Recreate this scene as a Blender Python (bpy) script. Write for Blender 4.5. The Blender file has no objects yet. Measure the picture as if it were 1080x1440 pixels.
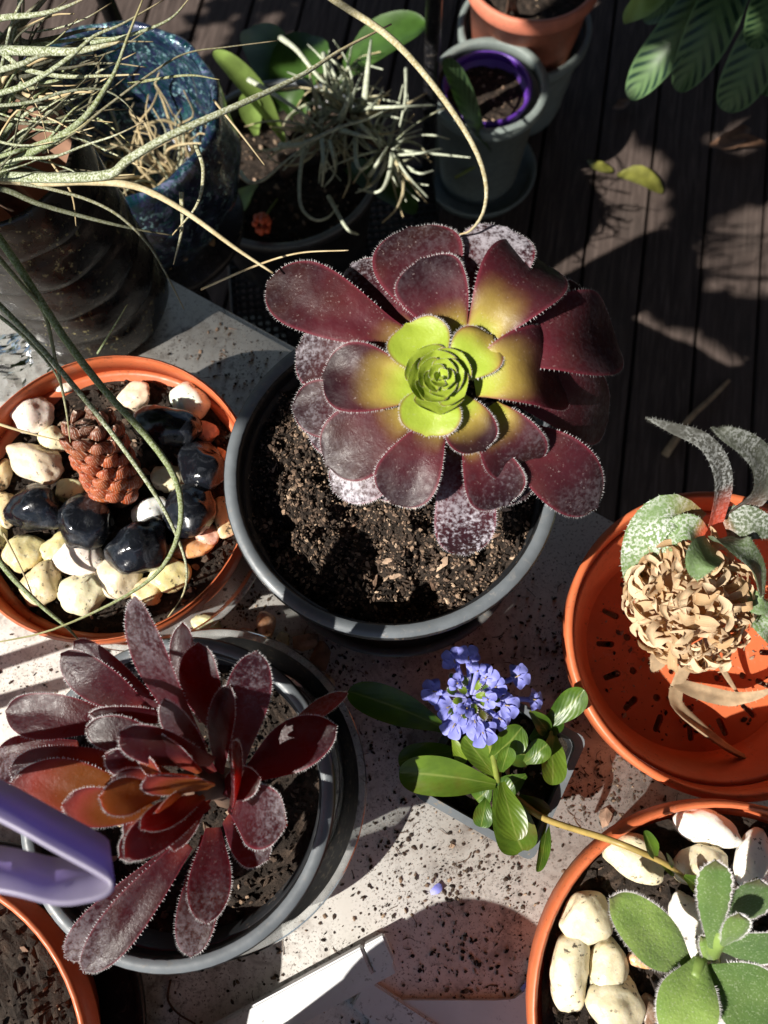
import bpy, bmesh, math, random
import numpy as np
from mathutils import Vector, Matrix, noise as mnoise
random.seed(7); rng = np.random.default_rng(7)
R = math.radians
scene = bpy.context.scene
COL = scene.collection
# ------------------------------------------------------------------ camera
CAM = Vector((0, 0, 1.2)); FPX = 1081.0
gdown = Vector((35, 300, FPX)).normalized()                  # world down, in camera axes (right, down, forward)
Zc = -gdown; fz = Vector((0, 0, 1)); Yc = (fz - gdown * fz.dot(gdown)).normalized(); Xc = Yc.cross(Zc)
c2w = Matrix((Xc, Yc, Zc))
cam = bpy.data.cameras.new('Camera'); camo = bpy.data.objects.new('Camera', cam); COL.objects.link(camo)
right = c2w @ Vector((1, 0, 0)); up = c2w @ Vector((0, -1, 0)); back = c2w @ Vector((0, 0, -1))
m = Matrix((right, up, back)).transposed().to_4x4(); m.translation = CAM; camo.matrix_world = m
cam.sensor_fit = 'VERTICAL'; cam.sensor_height = 24; cam.lens = 24 * FPX / 1440; cam.clip_start = .02; cam.clip_end = 400
cam.dof.use_dof = True; cam.dof.focus_distance = .47; cam.dof.aperture_fstop = 5.6
scene.camera = camo
# ------------------------------------------------------------------ sky, sun, exposure
SUN_EL, SUN_AZ = R(43), R(24)                               # light travels towards +X turned AZ to +Y
toward = Vector((-math.cos(SUN_AZ) * math.cos(SUN_EL), -math.sin(SUN_AZ) * math.cos(SUN_EL), math.sin(SUN_EL)))
world = bpy.data.worlds.new('World'); scene.world = world; world.use_nodes = True
wn = world.node_tree; bg = wn.nodes['Background']
sky = wn.nodes.new('ShaderNodeTexSky'); sky.sky_type = 'NISHITA'; sky.sun_disc = False
sky.sun_elevation = SUN_EL; sky.sun_rotation = math.atan2(toward.x, toward.y)
wn.links.new(sky.outputs[0], bg.inputs[0]); bg.inputs[1].default_value = .053
sun = bpy.data.lights.new('Sun', 'SUN'); sun.energy = 5.0; sun.angle = R(.53); sun.color = (1, .95, .87)
suno = bpy.data.objects.new('Sun', sun); COL.objects.link(suno)
suno.rotation_euler = toward.to_track_quat('Z', 'Y').to_euler(); suno.location = (-2, -1, 3)
scene.view_settings.view_transform = 'Standard'; scene.view_settings.look = 'None'
scene.view_settings.exposure = 0.68; scene.view_settings.gamma = 1
scene.render.resolution_x = 768; scene.render.resolution_y = 1024

def at(px, py, z):
    "point of the place at height z that the photograph shows at pixel px, py (1080 x 1440)"
    d = c2w @ Vector((px - 540, py - 720, FPX)); return CAM + d * ((z - CAM.z) / d.z)
def pxm(p):
    "metres covered by one pixel at point p"
    return (c2w.transposed() @ (p - CAM)).z / FPX
V = Vector
TZ = .6                                                      # table top

# ------------------------------------------------------------------ scene helpers
def thing(name, label, cat, loc=(0, 0, 0), group=None):
    o = bpy.data.objects.new(name, None); COL.objects.link(o); o.location = loc; o.empty_display_size = .02
    o['label'] = label; o['category'] = cat
    if group: o['group'] = group
    return o
def tag(o, label, cat, group=None):
    o['label'] = label; o['category'] = cat
    if group: o['group'] = group
    return o
def wloc(o):
    v = V(o.location)
    while o.parent: o = o.parent; v += V(o.location)
    return v
class MB:
    def __init__(s): s.v = []; s.f = []; s.fm = []; s.uv = []; s.col = []
    def add(s, vs, fs, mi=0, uv=None, col=None):
        b = len(s.v); s.v += [V(q) for q in vs]; s.f += [tuple(i + b for i in f) for f in fs]; s.fm += [mi] * len(fs)
        s.uv += uv if uv else [(0, 0)] * len(vs); s.col += [col or (1, 1, 1)] * len(vs)
    def build(s, name, mats, parent=None, smooth=True, origin=None, usecol=False, rule=None):
        if not isinstance(mats, (list, tuple)): mats = [mats]
        off = V(origin) if origin is not None else (wloc(parent) if parent else V((0, 0, 0)))
        me = bpy.data.meshes.new(name); me.from_pydata([tuple(q - off) for q in s.v], [], s.f)
        for mm in mats: me.materials.append(mm)
        me.polygons.foreach_set('material_index', s.fm)
        me.polygons.foreach_set('use_smooth', [smooth] * len(s.f))
        uvl = me.uv_layers.new(name='UVMap'); li = np.zeros(len(me.loops), int); me.loops.foreach_get('vertex_index', li)
        uvl.data.foreach_set('uv', np.array(s.uv, dtype=np.float32)[li].ravel())
        if usecol:
            ca = me.color_attributes.new('col', 'FLOAT_COLOR', 'POINT')
            c4 = np.ones((len(s.v), 4), dtype=np.float32); c4[:, :3] = np.array(s.col); ca.data.foreach_set('color', c4.ravel())
        me.validate(); me.update()
        o = bpy.data.objects.new(name, me); COL.objects.link(o)
        if parent: o.parent = parent
        o.location = (off - wloc(parent)) if parent else off
        return o
def catmull(P, n, T=None):
    P = [V(p) for p in P]; out = []; T = T or [i / n for i in range(n + 1)]
    if len(P) == 2: return [P[0].lerp(P[1], t) for t in T]
    Q = [P[0] * 2 - P[1]] + P + [P[-1] * 2 - P[-2]]; segs = len(P) - 1
    for t in T:
        t = t * segs; k = min(int(t), segs - 1); t -= k
        a, b, c, d = Q[k:k + 4]
        out.append(.5 * ((2 * b) + (c - a) * t + (2 * a - 5 * b + 4 * c - d) * t * t + (3 * b - a - 3 * c + d) * t ** 3))
    return out
def tube(mb, P, r0, r1=None, n=24, seg=7, mi=0, flat=1.0, power=1.0, upv=V((0, 0, 1)), cap=True):
    r1 = r0 if r1 is None else r1
    S = catmull(P, n); vs = []; fs = []; uv = []; prev = None
    for i, p in enumerate(S):
        t = (S[min(i + 1, n)] - S[max(i - 1, 0)]).normalized()
        if prev is None:
            a = t.cross(upv); a = a.normalized() if a.length > 1e-4 else t.orthogonal().normalized()
        else: a = (prev - t * prev.dot(t)).normalized()
        prev = a; b = a.cross(t); r = r0 + (r1 - r0) * (i / n) ** power
        for k in range(seg):
            an = 2 * math.pi * k / seg; vs.append(p + a * (math.cos(an) * r) + b * (math.sin(an) * r * flat)); uv.append((i / n, k / seg))
    for i in range(n):
        for k in range(seg):
            fs.append((i * seg + k, i * seg + (k + 1) % seg, (i + 1) * seg + (k + 1) % seg, (i + 1) * seg + k))
    if cap: fs += [tuple(range(seg))[::-1], tuple(n * seg + k for k in range(seg))]
    mb.add(vs, fs, mi, uv)
def lathe(mb, c, prof, seg=72, mi=0, closed=False, wob=0, ribs=None):
    "prof: list of (r, z) relative to c"
    c = V(c); vs = []; fs = []; uv = []; n = len(prof)
    for i, (r, z) in enumerate(prof):
        for k in range(seg):
            a = 2 * math.pi * k / seg; rr = r * (1 + wob * math.sin(3 * a + 1.3) + wob * .6 * math.sin(5 * a))
            if ribs: rr += ribs(a, i / (n - 1))
            vs.append(c + V((rr * math.cos(a), rr * math.sin(a), z))); uv.append((k / seg, i / (n - 1)))
    m_ = n if closed else n - 1
    for i in range(m_):
        for k in range(seg):
            j = (i + 1) % n; fs.append((i * seg + k, i * seg + (k + 1) % seg, j * seg + (k + 1) % seg, j * seg + k))
    mb.add(vs, fs, mi, uv)
def disc(mb, c, r, seg=72, mi=0):
    c = V(c); vs = [c] + [c + V((r * math.cos(2 * math.pi * k / seg), r * math.sin(2 * math.pi * k / seg), 0)) for k in range(seg)]
    mb.add(vs, [(0, 1 + k, 1 + (k + 1) % seg) for k in range(seg)], mi)
def box(mb, c, sx, sy, sz, rot=None, mi=0, bev=0):
    c = V(c); rot = rot or Matrix.Identity(3)
    if bev <= 0:
        vs = [c + rot @ V((x * sx / 2, y * sy / 2, z * sz / 2)) for x in (-1, 1) for y in (-1, 1) for z in (-1, 1)]
        mb.add(vs, [(0, 1, 3, 2), (4, 6, 7, 5), (0, 4, 5, 1), (2, 3, 7, 6), (0, 2, 6, 4), (1, 5, 7, 3)], mi); return
    bm = bmesh.new(); bmesh.ops.create_cube(bm, size=1)
    for q in bm.verts: q.co = V((q.co.x * sx, q.co.y * sy, q.co.z * sz))
    bmesh.ops.bevel(bm, geom=bm.edges[:], offset=bev, segments=2, affect='EDGES')
    bm.verts.ensure_lookup_table(); bm.verts.index_update()
    mb.add([c + rot @ q.co for q in bm.verts], [tuple(q.index for q in f.verts) for f in bm.faces], mi); bm.free()

# ------------------------------------------------------------------ materials
class NT:
    def __init__(s, name, rough=.5, spec=.5):
        s.m = bpy.data.materials.new(name); s.m.use_nodes = True; s.t = s.m.node_tree; s.b = s.t.nodes['Principled BSDF']
        s.out = s.t.nodes['Material Output']; s.b.inputs['Roughness'].default_value = rough; s.b.inputs['Specular IOR Level'].default_value = spec
    def n(s, t, **k):
        x = s.t.nodes.new(t)
        for a, b in k.items(): setattr(x, a, b)
        return x
    def put(s, sock, val):
        if hasattr(val, 'is_linked') or isinstance(val, bpy.types.NodeSocket): s.t.links.new(val, sock)
        else:
            if isinstance(val, (tuple, list)) and len(val) == 3 and sock.type == 'RGBA': val = (*val, 1)
            sock.default_value = val
    def coord(s, kind='Object'): return s.n('ShaderNodeTexCoord').outputs[kind]
    def noise(s, scale, detail=4, rough=.55, co=None, dist=0):
        x = s.n('ShaderNodeTexNoise'); s.put(x.inputs['Vector'], co if co is not None else s.coord()); x.inputs['Scale'].default_value = scale
        x.inputs['Detail'].default_value = detail; x.inputs['Roughness'].default_value = rough; x.inputs['Distortion'].default_value = dist
        return x.outputs['Fac']
    def vor(s, scale, co=None, feat='F1'):
        x = s.n('ShaderNodeTexVoronoi', feature=feat); s.put(x.inputs['Vector'], co if co is not None else s.coord()); x.inputs['Scale'].default_value = scale
        return x.outputs['Distance']
    def ramp(s, fac, stops, interp='LINEAR'):
        x = s.n('ShaderNodeValToRGB'); s.put(x.inputs[0], fac); cr = x.color_ramp; cr.interpolation = interp
        while len(cr.elements) < len(stops): cr.elements.new(.5)
        for e, (p, c) in zip(cr.elements, stops):
            e.position = p; e.color = (*c, 1) if isinstance(c, tuple) else (c, c, c, 1)
        return x.outputs[0]
    def mix(s, fac, a, b, mode='MIX'):
        x = s.n('ShaderNodeMix', data_type='RGBA', blend_type=mode); s.put(x.inputs[0], fac); s.put(x.inputs[6], a); s.put(x.inputs[7], b); return x.outputs[2]
    def math(s, op, a, b=0, c=0):
        x = s.n('ShaderNodeMath', operation=op); s.put(x.inputs[0], a); s.put(x.inputs[1], b)
        if len(x.inputs) > 2: s.put(x.inputs[2], c)
        return x.outputs[0]
    def mapr(s, v, a, b, c=0, d=1, smooth=True):
        x = s.n('ShaderNodeMapRange'); x.interpolation_type = 'SMOOTHSTEP' if smooth else 'LINEAR'
        for i, q in enumerate((v, a, b, c, d)): s.put(x.inputs[i], q)
        return x.outputs[0]
    def uv(s):
        x = s.n('ShaderNodeSeparateXYZ'); s.put(x.inputs[0], s.coord('UV')); return x.outputs[0], x.outputs[1]
    def ocol(s):
        x = s.n('ShaderNodeObjectInfo'); y = s.n('ShaderNodeSeparateColor'); s.put(y.inputs[0], x.outputs['Color']); return x.outputs['Color'], y.outputs[0], y.outputs[1], y.outputs[2]
    def orand(s): return s.n('ShaderNodeObjectInfo').outputs['Random']
    def base(s, c): s.put(s.b.inputs['Base Color'], c)
    def bump(s, h, strength=.3, dist=.001):
        x = s.n('ShaderNodeBump'); x.inputs['Strength'].default_value = strength; x.inputs['Distance'].default_value = dist; s.put(x.inputs['Height'], h)
        s.t.links.new(x.outputs[0], s.b.inputs['Normal']); return x
    def translucent(s, col, fac):
        tr = s.n('ShaderNodeBsdfTranslucent'); s.put(tr.inputs[0], col); mx = s.n('ShaderNodeMixShader'); s.put(mx.inputs[0], fac)
        s.t.links.new(s.b.outputs[0], mx.inputs[1]); s.t.links.new(tr.outputs[0], mx.inputs[2]); s.t.links.new(mx.outputs[0], s.out.inputs[0])

def plastic(name, c, rough=.4, dirt=0, dcol=(.1, .07, .05), var=.12, scale=40, trans=None):
    t = NT(name, rough); k = t.noise(scale, 5)
    col = t.mix(t.mapr(k, .3, .75), tuple(x * (1 - var) for x in c), tuple(min(1, x * (1 + var)) for x in c))
    if dirt:
        sp = t.math('MULTIPLY', t.mapr(t.noise(260, 4, .7), .56, .66), t.mapr(t.noise(22, 3), .42, .68))
        col = t.mix(t.math('MULTIPLY', sp, dirt), col, dcol)
    sc_ = t.math('MULTIPLY', t.mapr(t.noise(75, 6, .75, dist=1.5), .56, .72), t.mapr(t.noise(13, 3), .4, .65)); col = t.mix(t.math('MULTIPLY', sc_, .28), col, (.55, .47, .40))
    t.base(col); t.put(t.b.inputs['Roughness'], t.mapr(t.noise(120, 4), .2, .8, rough * .75, min(1, rough * 1.35)))
    t.bump(t.noise(300, 3), .12, .0006)
    if trans: t.translucent(trans, .12)
    return t.m
M = {}
M['terra'] = plastic('terracotta_plastic', (.66, .165, .062), .42, .7, (.12, .06, .035), .1, trans=(.8, .16, .05))
M['terra_pale'] = plastic('pale_terracotta', (.62, .2, .12), .55, .5)
M['black_pl'] = plastic('black_plastic', (.016, .017, .019), .36, .9, (.2, .15, .11), .3)
M['grey_rim'] = plastic('grey_plastic_and_sheen', (.135, .15, .163), .4, 1, (.25, .2, .15), .15)  # on the large black pot this grey paints the rim top's sun sheen
M['grey_green'] = plastic('grey_green_plastic', (.2, .235, .22), .5, .4)
M['purple_pl'] = plastic('purple_plastic', (.1, .03, .3), .4)
M['dark_saucer'] = plastic('dark_saucer', (.1, .1, .1), .45, 1, (.25, .2, .15))
M['white_pl'] = plastic('white_plastic', (.74, .75, .76), .4, .9, (.06, .045, .035), .05)
M['black_metal'] = plastic('black_metal', (.012, .012, .014), .3, .6, (.3, .3, .32))
def m_table():
    t = NT('white_table', .42)
    big = t.mapr(t.noise(9, 5, .6), .30, .62); fine = t.mapr(t.noise(150, 6, .72), .5, .68); mid = t.mapr(t.noise(46, 5, .65, dist=.6), .52, .74)
    d = t.math('MAXIMUM', t.math('MULTIPLY', t.math('MULTIPLY', big, fine), .75), t.math('MULTIPLY', t.math('MULTIPLY', mid, big), .8))
    base = t.mix(t.mapr(t.noise(14, 4), .3, .7), (.76, .725, .665), (.83, .805, .76)); base = t.mix(t.math('MULTIPLY', t.mapr(t.noise(34, 6, .7, dist=.8), .45, .7), t.mapr(big, .1, .8, .05, .55)), base, (.42, .355, .30))
    d = t.math('MAXIMUM', d, t.math('MULTIPLY', t.math('MULTIPLY', t.mapr(t.noise(520, 3, .6), .56, .64), t.mapr(t.noise(28, 4, .6), .38, .6)), .8)); t.base(t.mix(d, base, (.13, .09, .07))); t.put(t.b.inputs['Roughness'], t.mapr(d, 0, .6, .34, .85)); t.bump(t.noise(240, 4), .1, .0005)
    return t.m
M['table'] = m_table()
def m_soil(name, br=1.0):
    t = NT(name, .95, .25); a = t.n('ShaderNodeVertexColor'); a.layer_name = 'col'
    k = t.noise(700, 4, .7); c = t.mix(1, a.outputs[0], t.ramp(k, [(.25, .45), (.75, 1.5)]), 'MULTIPLY')
    t.base(c); t.bump(t.noise(500, 5, .75), .9, .0015); return t.m
M['soil'] = m_soil('potting_soil')
def m_crumb():
    t = NT('crumb', .95, .2); a = t.n('ShaderNodeVertexColor'); a.layer_name = 'col'; t.base(a.outputs[0]); return t.m
M['crumb'] = m_crumb()
def m_pebble():
    t = NT('pebble', .32); c, r, g, b = t.ocol()
    k = t.noise(70, 4, .6, dist=1.5); col = t.mix(t.mapr(k, .4, .75, 0, .5), c, (.86, .82, .72))
    spots = t.math('MULTIPLY', t.mapr(t.noise(300, 4, .6), .58, .64), t.mapr(t.noise(60, 3), .42, .6)); col = t.mix(t.mapr(t.noise(38, 5, .7), .55, .78, 0, .55), col, (.36, .25, .15))
    t.base(t.mix(t.math('MULTIPLY', spots, .9), col, (.05, .035, .025)))
    t.b.inputs['Subsurface Weight'].default_value = .25; t.b.inputs['Subsurface Radius'].default_value = (.006, .004, .0025); t.b.inputs['Subsurface Scale'].default_value = .6
    t.put(t.b.inputs['Roughness'], t.mapr(t.noise(90, 4), .3, .7, .22, .5)); t.bump(t.noise(120, 6, .65), .45, .0016); return t.m
M['pebble'] = m_pebble()
def m_blackstone():
    t = NT('black_stone', .1, .6); k = t.noise(110, 6, .7, dist=1.2)
    t.base(t.ramp(k, [(.5, (.006, .007, .01)), (.64, (.03, .033, .04)), (.8, (.16, .16, .17))]))
    t.put(t.b.inputs['Roughness'], t.mapr(t.noise(45, 5, .7), .42, .66, .06, .4)); t.bump(t.noise(170, 5, .7), .25, .001); return t.m
M['blackstone'] = m_blackstone()
def m_clear():
    t = NT('clear_plastic'); tr = t.n('ShaderNodeBsdfTransparent'); tr.inputs[0].default_value = (.9, .92, .92, 1)
    gl = t.n('ShaderNodeBsdfGlossy'); gl.inputs['Roughness'].default_value = .12; gl.inputs[0].default_value = (.9, .9, .9, 1)
    df = t.n('ShaderNodeBsdfDiffuse'); df.inputs[0].default_value = (.7, .7, .68, 1)
    lw = t.n('ShaderNodeLayerWeight'); lw.inputs[0].default_value = .35
    m1 = t.n('ShaderNodeMixShader'); t.put(m1.inputs[0], t.mapr(t.noise(60, 4), .3, .8, .15, .32)); t.t.links.new(tr.outputs[0], m1.inputs[1]); t.t.links.new(df.outputs[0], m1.inputs[2])
    m2 = t.n('ShaderNodeMixShader'); t.put(m2.inputs[0], t.math('MULTIPLY', lw.outputs['Fresnel'], 1.0)); t.t.links.new(m1.outputs[0], m2.inputs[1]); t.t.links.new(gl.outputs[0], m2.inputs[2])
    t.t.links.new(m2.outputs[0], t.out.inputs[0]); return t.m
M['clear'] = m_clear()
def m_aeo(name, fz=1.0, dz=.3, red=(.10, .016, .024), dark=(.017, .0062, .0095), green=(.36, .46, .05), trans=.12, tcol=(.75, .1, .04), rough=.38, gcol=(.6, .75, .08)):
    t = NT(name, rough, .24); u, v = t.uv(); c, gr, bl, rd = t.ocol()
    nz = t.noise(60, 4); uu = t.math('ADD', u, t.math('MULTIPLY', t.math('SUBTRACT', nz, .5), .2))
    ev = t.math('MULTIPLY', t.math('ABSOLUTE', t.math('SUBTRACT', v, .5)), 2)       # 0 midrib, 1 margin
    g = t.mapr(t.math('ADD', uu, t.math('MULTIPLY', t.math('POWER', ev, 4), .25)), t.math('SUBTRACT', gr, .45), t.math('ADD', gr, .25), 1, 0)
    rp = t.mapr(uu, .15, 1.0); body = t.mix(rp, red, dark); body = t.mix(t.mapr(nz, .35, .7, 0, .22), body, dark)
    body = t.mix(t.mapr(t.noise(24, 3), .45, .7, 0, .12), body, tuple(x * .8 + y * .2 for x, y in zip(red, (.3, .28, .04))))
    gg = t.mix(t.mapr(u, .2, 1), green, tuple(x * .85 for x in green)); rose = tuple(a * .55 + b * .45 for a, b in zip(green, (.34, .03, .06))); col = t.mix(t.mapr(g, .0, .5, smooth=False), body, rose); col = t.mix(t.mapr(g, .45, 1, smooth=False), col, gg)
    col = t.mix(t.math('MULTIPLY', t.mapr(ev, .88, 1), .55), col, (.22, .03, .05))
    dust = t.math('MULTIPLY', t.mapr(t.noise(760, 3, .55), .62, .69), t.mapr(t.noise(95, 4, .65), .46, .68))
    col = t.mix(t.math('MULTIPLY', dust, dz), col, (.62, .50, .47))
    frost = t.math('MULTIPLY', t.math('MULTIPLY', bl, fz), t.mapr(t.math('ADD', t.noise(420, 3, .7), t.math('MULTIPLY', t.noise(30, 3), .7)), .74, 1.08))
    frost = t.math('MULTIPLY', frost, t.mapr(u, .3, 1.0, .12, 1)); col = t.mix(frost, col, (.62, .58, .64))
    t.base(col); t.b.inputs['Sheen Weight'].default_value = .0; t.b.inputs['Sheen Roughness'].default_value = .4
    t.put(t.b.inputs['Roughness'], t.mapr(t.noise(200, 4), .3, .7, rough * .8, rough * 1.4)); t.bump(t.noise(420, 4, .7), .35, .0008)
    if trans: t.translucent(t.mix(g, tcol, gcol), trans)
    return t.m
M['aeo'] = m_aeo('aeonium_leaf')
M['aeo_b'] = m_aeo('dark_aeonium_leaf', .36, .14, (.046, .007, .012), (.014, .0052, .009), (.17, .055, .012), .34, (.85, .08, .012), .30, (1.0, .34, .03))
def m_simple(name, c, rough=.5, var=.2, scale=80, trans=None, tf=.2, bump=.2, spec=.5, stripe=None):
    t = NT(name, rough, spec); k = t.noise(scale, 5, .6)
    col = t.mix(t.mapr(k, .3, .7), tuple(x * (1 - var) for x in c), tuple(min(1, x * (1 + var)) for x in c)); t.base(col); t.bump(t.noise(scale * 4, 4), bump, .0008)
    if trans: t.translucent(trans, tf)
    return t.m
M['hair'] = m_simple('white_hairs', (.75, .72, .72), .6, trans=(.8, .78, .75), tf=.4)
M['stem'] = m_simple('woody_stem', (.12, .07, .045), .8)
M['green_stem'] = m_simple('green_stem', (.22, .26, .05), .4, trans=(.3, .4, .05))
M['stolon'] = m_simple('stolon', (.42, .30, .09), .45, trans=(.5, .35, .1))
def m_ajuga():
    t = NT('glossy_green_leaf', .36, .45); u, v = t.uv(); c, r, g, b = t.ocol()
    ev = t.math('ABSOLUTE', t.math('SUBTRACT', v, .5)); k = t.noise(70, 4)
    col = t.mix(t.mapr(k, .35, .7), (.035, .085, .012), (.09, .17, .018)); col = t.mix(r, col, (.24, .34, .03))
    col = t.mix(t.mapr(ev, .0, .05, .6, 0), col, (.28, .33, .08)); t.base(t.mix(t.mapr(t.noise(34, 4), .5, .68, 0, .6), col, (.12, .055, .018)))
    w = t.n('ShaderNodeTexWave'); w.bands_direction = 'DIAGONAL'; t.put(w.inputs['Vector'], t.coord('UV')); w.inputs['Scale'].default_value = 4; w.inputs['Distortion'].default_value = 3
    t.bump(t.mix(.3, t.noise(90, 4), w.outputs['Fac']), .3, .0008); t.translucent((.38, .55, .04), .3); return t.m
M['ajuga'] = m_ajuga()
def m_petal():
    t = NT('blue_petal', .5, .3); u, v = t.uv(); w = t.mapr(t.math('SINE', t.math('MULTIPLY', v, 55)), .6, 1, 0, .5)
    col = t.mix(t.mapr(u, 0, .6), (.5, .5, .8), (.36, .38, .84)); col = t.mix(w, col, (.15, .15, .58)); t.base(col); t.translucent((.3, .34, .9), .35); return t.m
M['petal'] = m_petal()
def m_fuzzy():
    t = NT('fuzzy_green_leaf', .75, .25); u, v = t.uv(); c, r, g, b = t.ocol()
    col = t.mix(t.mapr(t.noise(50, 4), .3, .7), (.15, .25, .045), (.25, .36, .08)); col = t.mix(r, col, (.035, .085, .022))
    col = t.mix(t.mapr(t.noise(1100, 2), .55, .72, 0, .3), col, (.6, .65, .45)); col = t.mix(t.mapr(u, .9, 1, 0, .6), col, (.09, .05, .03))
    t.base(col); t.b.inputs['Sheen Weight'].default_value = .35; t.bump(t.noise(600, 3), .5, .001); t.translucent((.4, .55, .08), .18); return t.m
M['fuzzy'] = m_fuzzy()
def m_straw():
    t = NT('dried_straw', .75, .25); u, v = t.uv(); r = t.orand(); col = t.mix(r, (.60, .42, .23), (.88, .74, .52)); col = t.mix(t.mapr(u, .0, .3, .5, 0), col, (.3, .15, .06))
    ln = t.mapr(t.math('SINE', t.math('MULTIPLY', v, 40)), -.3, .8); t.base(t.mix(t.math('MULTIPLY', ln, .12), col, (.32, .18, .08))); t.bump(t.noise(160, 5), .4, .0008); t.translucent((.85, .58, .28), .35); return t.m
M['straw'] = m_straw()
M['withered'] = m_simple('withered_leaf', (.42, .30, .18), .8, .4, 50, (.5, .35, .2), .15)
def m_silver():
    t = NT('silver_scaly_leaf', .7, .3); u, v = t.uv(); c, r, g, b = t.ocol()
    body = t.mix(r, (.16, .25, .09), (.05, .045, .045)); sc = t.mapr(t.noise(520, 3, .6), .42, .6); big = t.mapr(t.noise(40, 3), .3, .65)
    col = t.mix(t.math('MULTIPLY', sc, t.math('MULTIPLY', big, g)), body, (.66, .68, .66)); col = t.mix(t.math('MULTIPLY', t.mapr(u, .02, .25, 1, 0), b), col, (.7, .09, .04))
    t.base(col); t.bump(t.noise(420, 4), .6, .001); t.translucent((.4, .45, .2), .1); return t.m
M['silver'] = m_silver()
def m_till():
    t = NT('air_plant_leaf', .75, .25); c, r, g, b = t.ocol(); u, v = t.uv()
    sc = t.mapr(t.noise(900, 3, .6), .4, .62); col = t.mix(sc, t.mix(t.mapr(u, 0, 1), (.14, .17, .07), (.24, .23, .12)), (.50, .53, .41))
    tan = t.mix(t.mapr(t.noise(90, 4), .35, .7), (.42, .32, .17), (.60, .49, .30)); col = t.mix(t.math('MAXIMUM', r, t.mapr(u, .75, 1)), col, tan)
    col = t.mix(g, col, (.10, .15, .02)); col = t.mix(b, col, (.025, .022, .014)); t.base(col); t.bump(t.noise(700, 4), .4, .0006); return t.m
M['till'] = m_till()
M['air'] = m_simple('pale_air_plant', (.56, .60, .46), .75, .25, 200, (.5, .55, .35), .15)
def m_hawo():
    t = NT('red_succulent_leaf', .42, .5); u, v = t.uv(); c, r, g, b = t.ocol()
    ln = t.mapr(t.math('SINE', t.math('MULTIPLY', v, 62)), .15, .95); dots = t.mapr(t.noise(800, 2), .42, .56)
    body = t.mix(t.mapr(t.noise(90, 3), .3, .7), (.37, .06, .018), (.50, .13, .035)); body = t.mix(r, body, (.11, .05, .03))
    col = t.mix(t.math('MULTIPLY', t.math('MULTIPLY', ln, dots), .7), body, (.66, .54, .44)); col = t.mix(t.mapr(u, .9, 1, 0, .8), col, (.66, .5, .4)); t.base(col)
    t.bump(ln, .5, .0008); t.translucent((.8, .2, .05), .12); return t.m
M['hawo'] = m_hawo()
def m_irid():
    t = NT('iridescent_glaze', .16, .8); co = t.coord(); k = t.noise(30, 6, .72, dist=1.6); k2 = t.noise(17, 4, .6, dist=2)
    a = t.ramp(k, [(.3, (.003, .006, .012)), (.42, (.006, .045, .055)), (.5, (.03, .03, .11)), (.56, (.01, .10, .085)), (.62, (.22, .22, .42)), (.66, (.02, .09, .09)), (.75, (.3, .42, .45))])
    fl = t.math('MULTIPLY', t.mapr(t.noise(210, 3, .6), .57, .64), t.mapr(t.noise(34, 3), .4, .6)); t.base(t.mix(fl, t.mix(t.mapr(k2, .48, .66), a, (.01, .014, .04)), (.35, .62, .66))); t.b.inputs['Metallic'].default_value = .3  # pale flecks mixed into the base colour for the glaze's sparkle
    t.put(t.b.inputs['Coat Weight'], .8); t.put(t.b.inputs['Roughness'], t.mapr(t.noise(60, 5), .35, .7, .1, .45)); t.bump(t.noise(70, 5, .65), .5, .003); return t.m
M['irid'] = m_irid()
M['irid_in'] = plastic('violet_inner_glaze', (.12, .09, .36), .25)
def m_vase():
    t = NT('black_vase_glaze', .24, .6); sp = t.math('MULTIPLY', t.mapr(t.noise(230, 3, .6), .6, .66), t.mapr(t.noise(24, 3), .42, .62)); u, v = t.uv()
    col = t.mix(t.mapr(t.noise(40, 5), .35, .7), (.009, .008, .007), (.024, .021, .018)); col = t.mix(sp, col, (.27, .25, .12))
    bl = t.math('MULTIPLY', t.mapr(t.noise(50, 5, .7, dist=1.5), .55, .68), t.mapr(v, .0, .32, 1, 0)); col = t.mix(t.math('MULTIPLY', bl, .7), col, (.16, .28, .3)); t.base(col)
    t.put(t.b.inputs['Roughness'], t.mapr(t.noise(90, 5), .3, .7, .12, .42)); t.bump(t.noise(180, 5, .7), .4, .0012); return t.m
M['vase'] = m_vase()
M['vase_in'] = m_simple('bare_clay', (.36, .20, .13), .8, .12, 60)
def m_deck():
    t = NT('weathered_deck', .8, .25); rnd = t.orand(); co = t.coord(); mp = t.n('ShaderNodeMapping'); t.put(mp.inputs[0], co); mp.inputs['Scale'].default_value = (16, 1.0, 16)
    ad = t.n('ShaderNodeVectorMath', operation='ADD'); t.put(ad.inputs[0], mp.outputs[0]); cb = t.n('ShaderNodeCombineXYZ'); t.put(cb.inputs[1], t.math('MULTIPLY', rnd, 40)); t.put(ad.inputs[1], cb.outputs[0])
    g = t.noise(9, 7, .7, co=ad.outputs[0], dist=.5); col = t.ramp(g, [(.25, (.02, .0145, .0125)), (.5, (.066, .048, .041)), (.72, (.14, .106, .092))])
    col = t.mix(t.mapr(rnd, 0, 1, 0, .35), col, (.10, .075, .064)); col = t.mix(t.mapr(t.noise(7, 4), .55, .72, 0, .5), col, (.05, .04, .034)); t.base(col); t.bump(g, .6, .002); return t.m
M['deck'] = m_deck()
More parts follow.
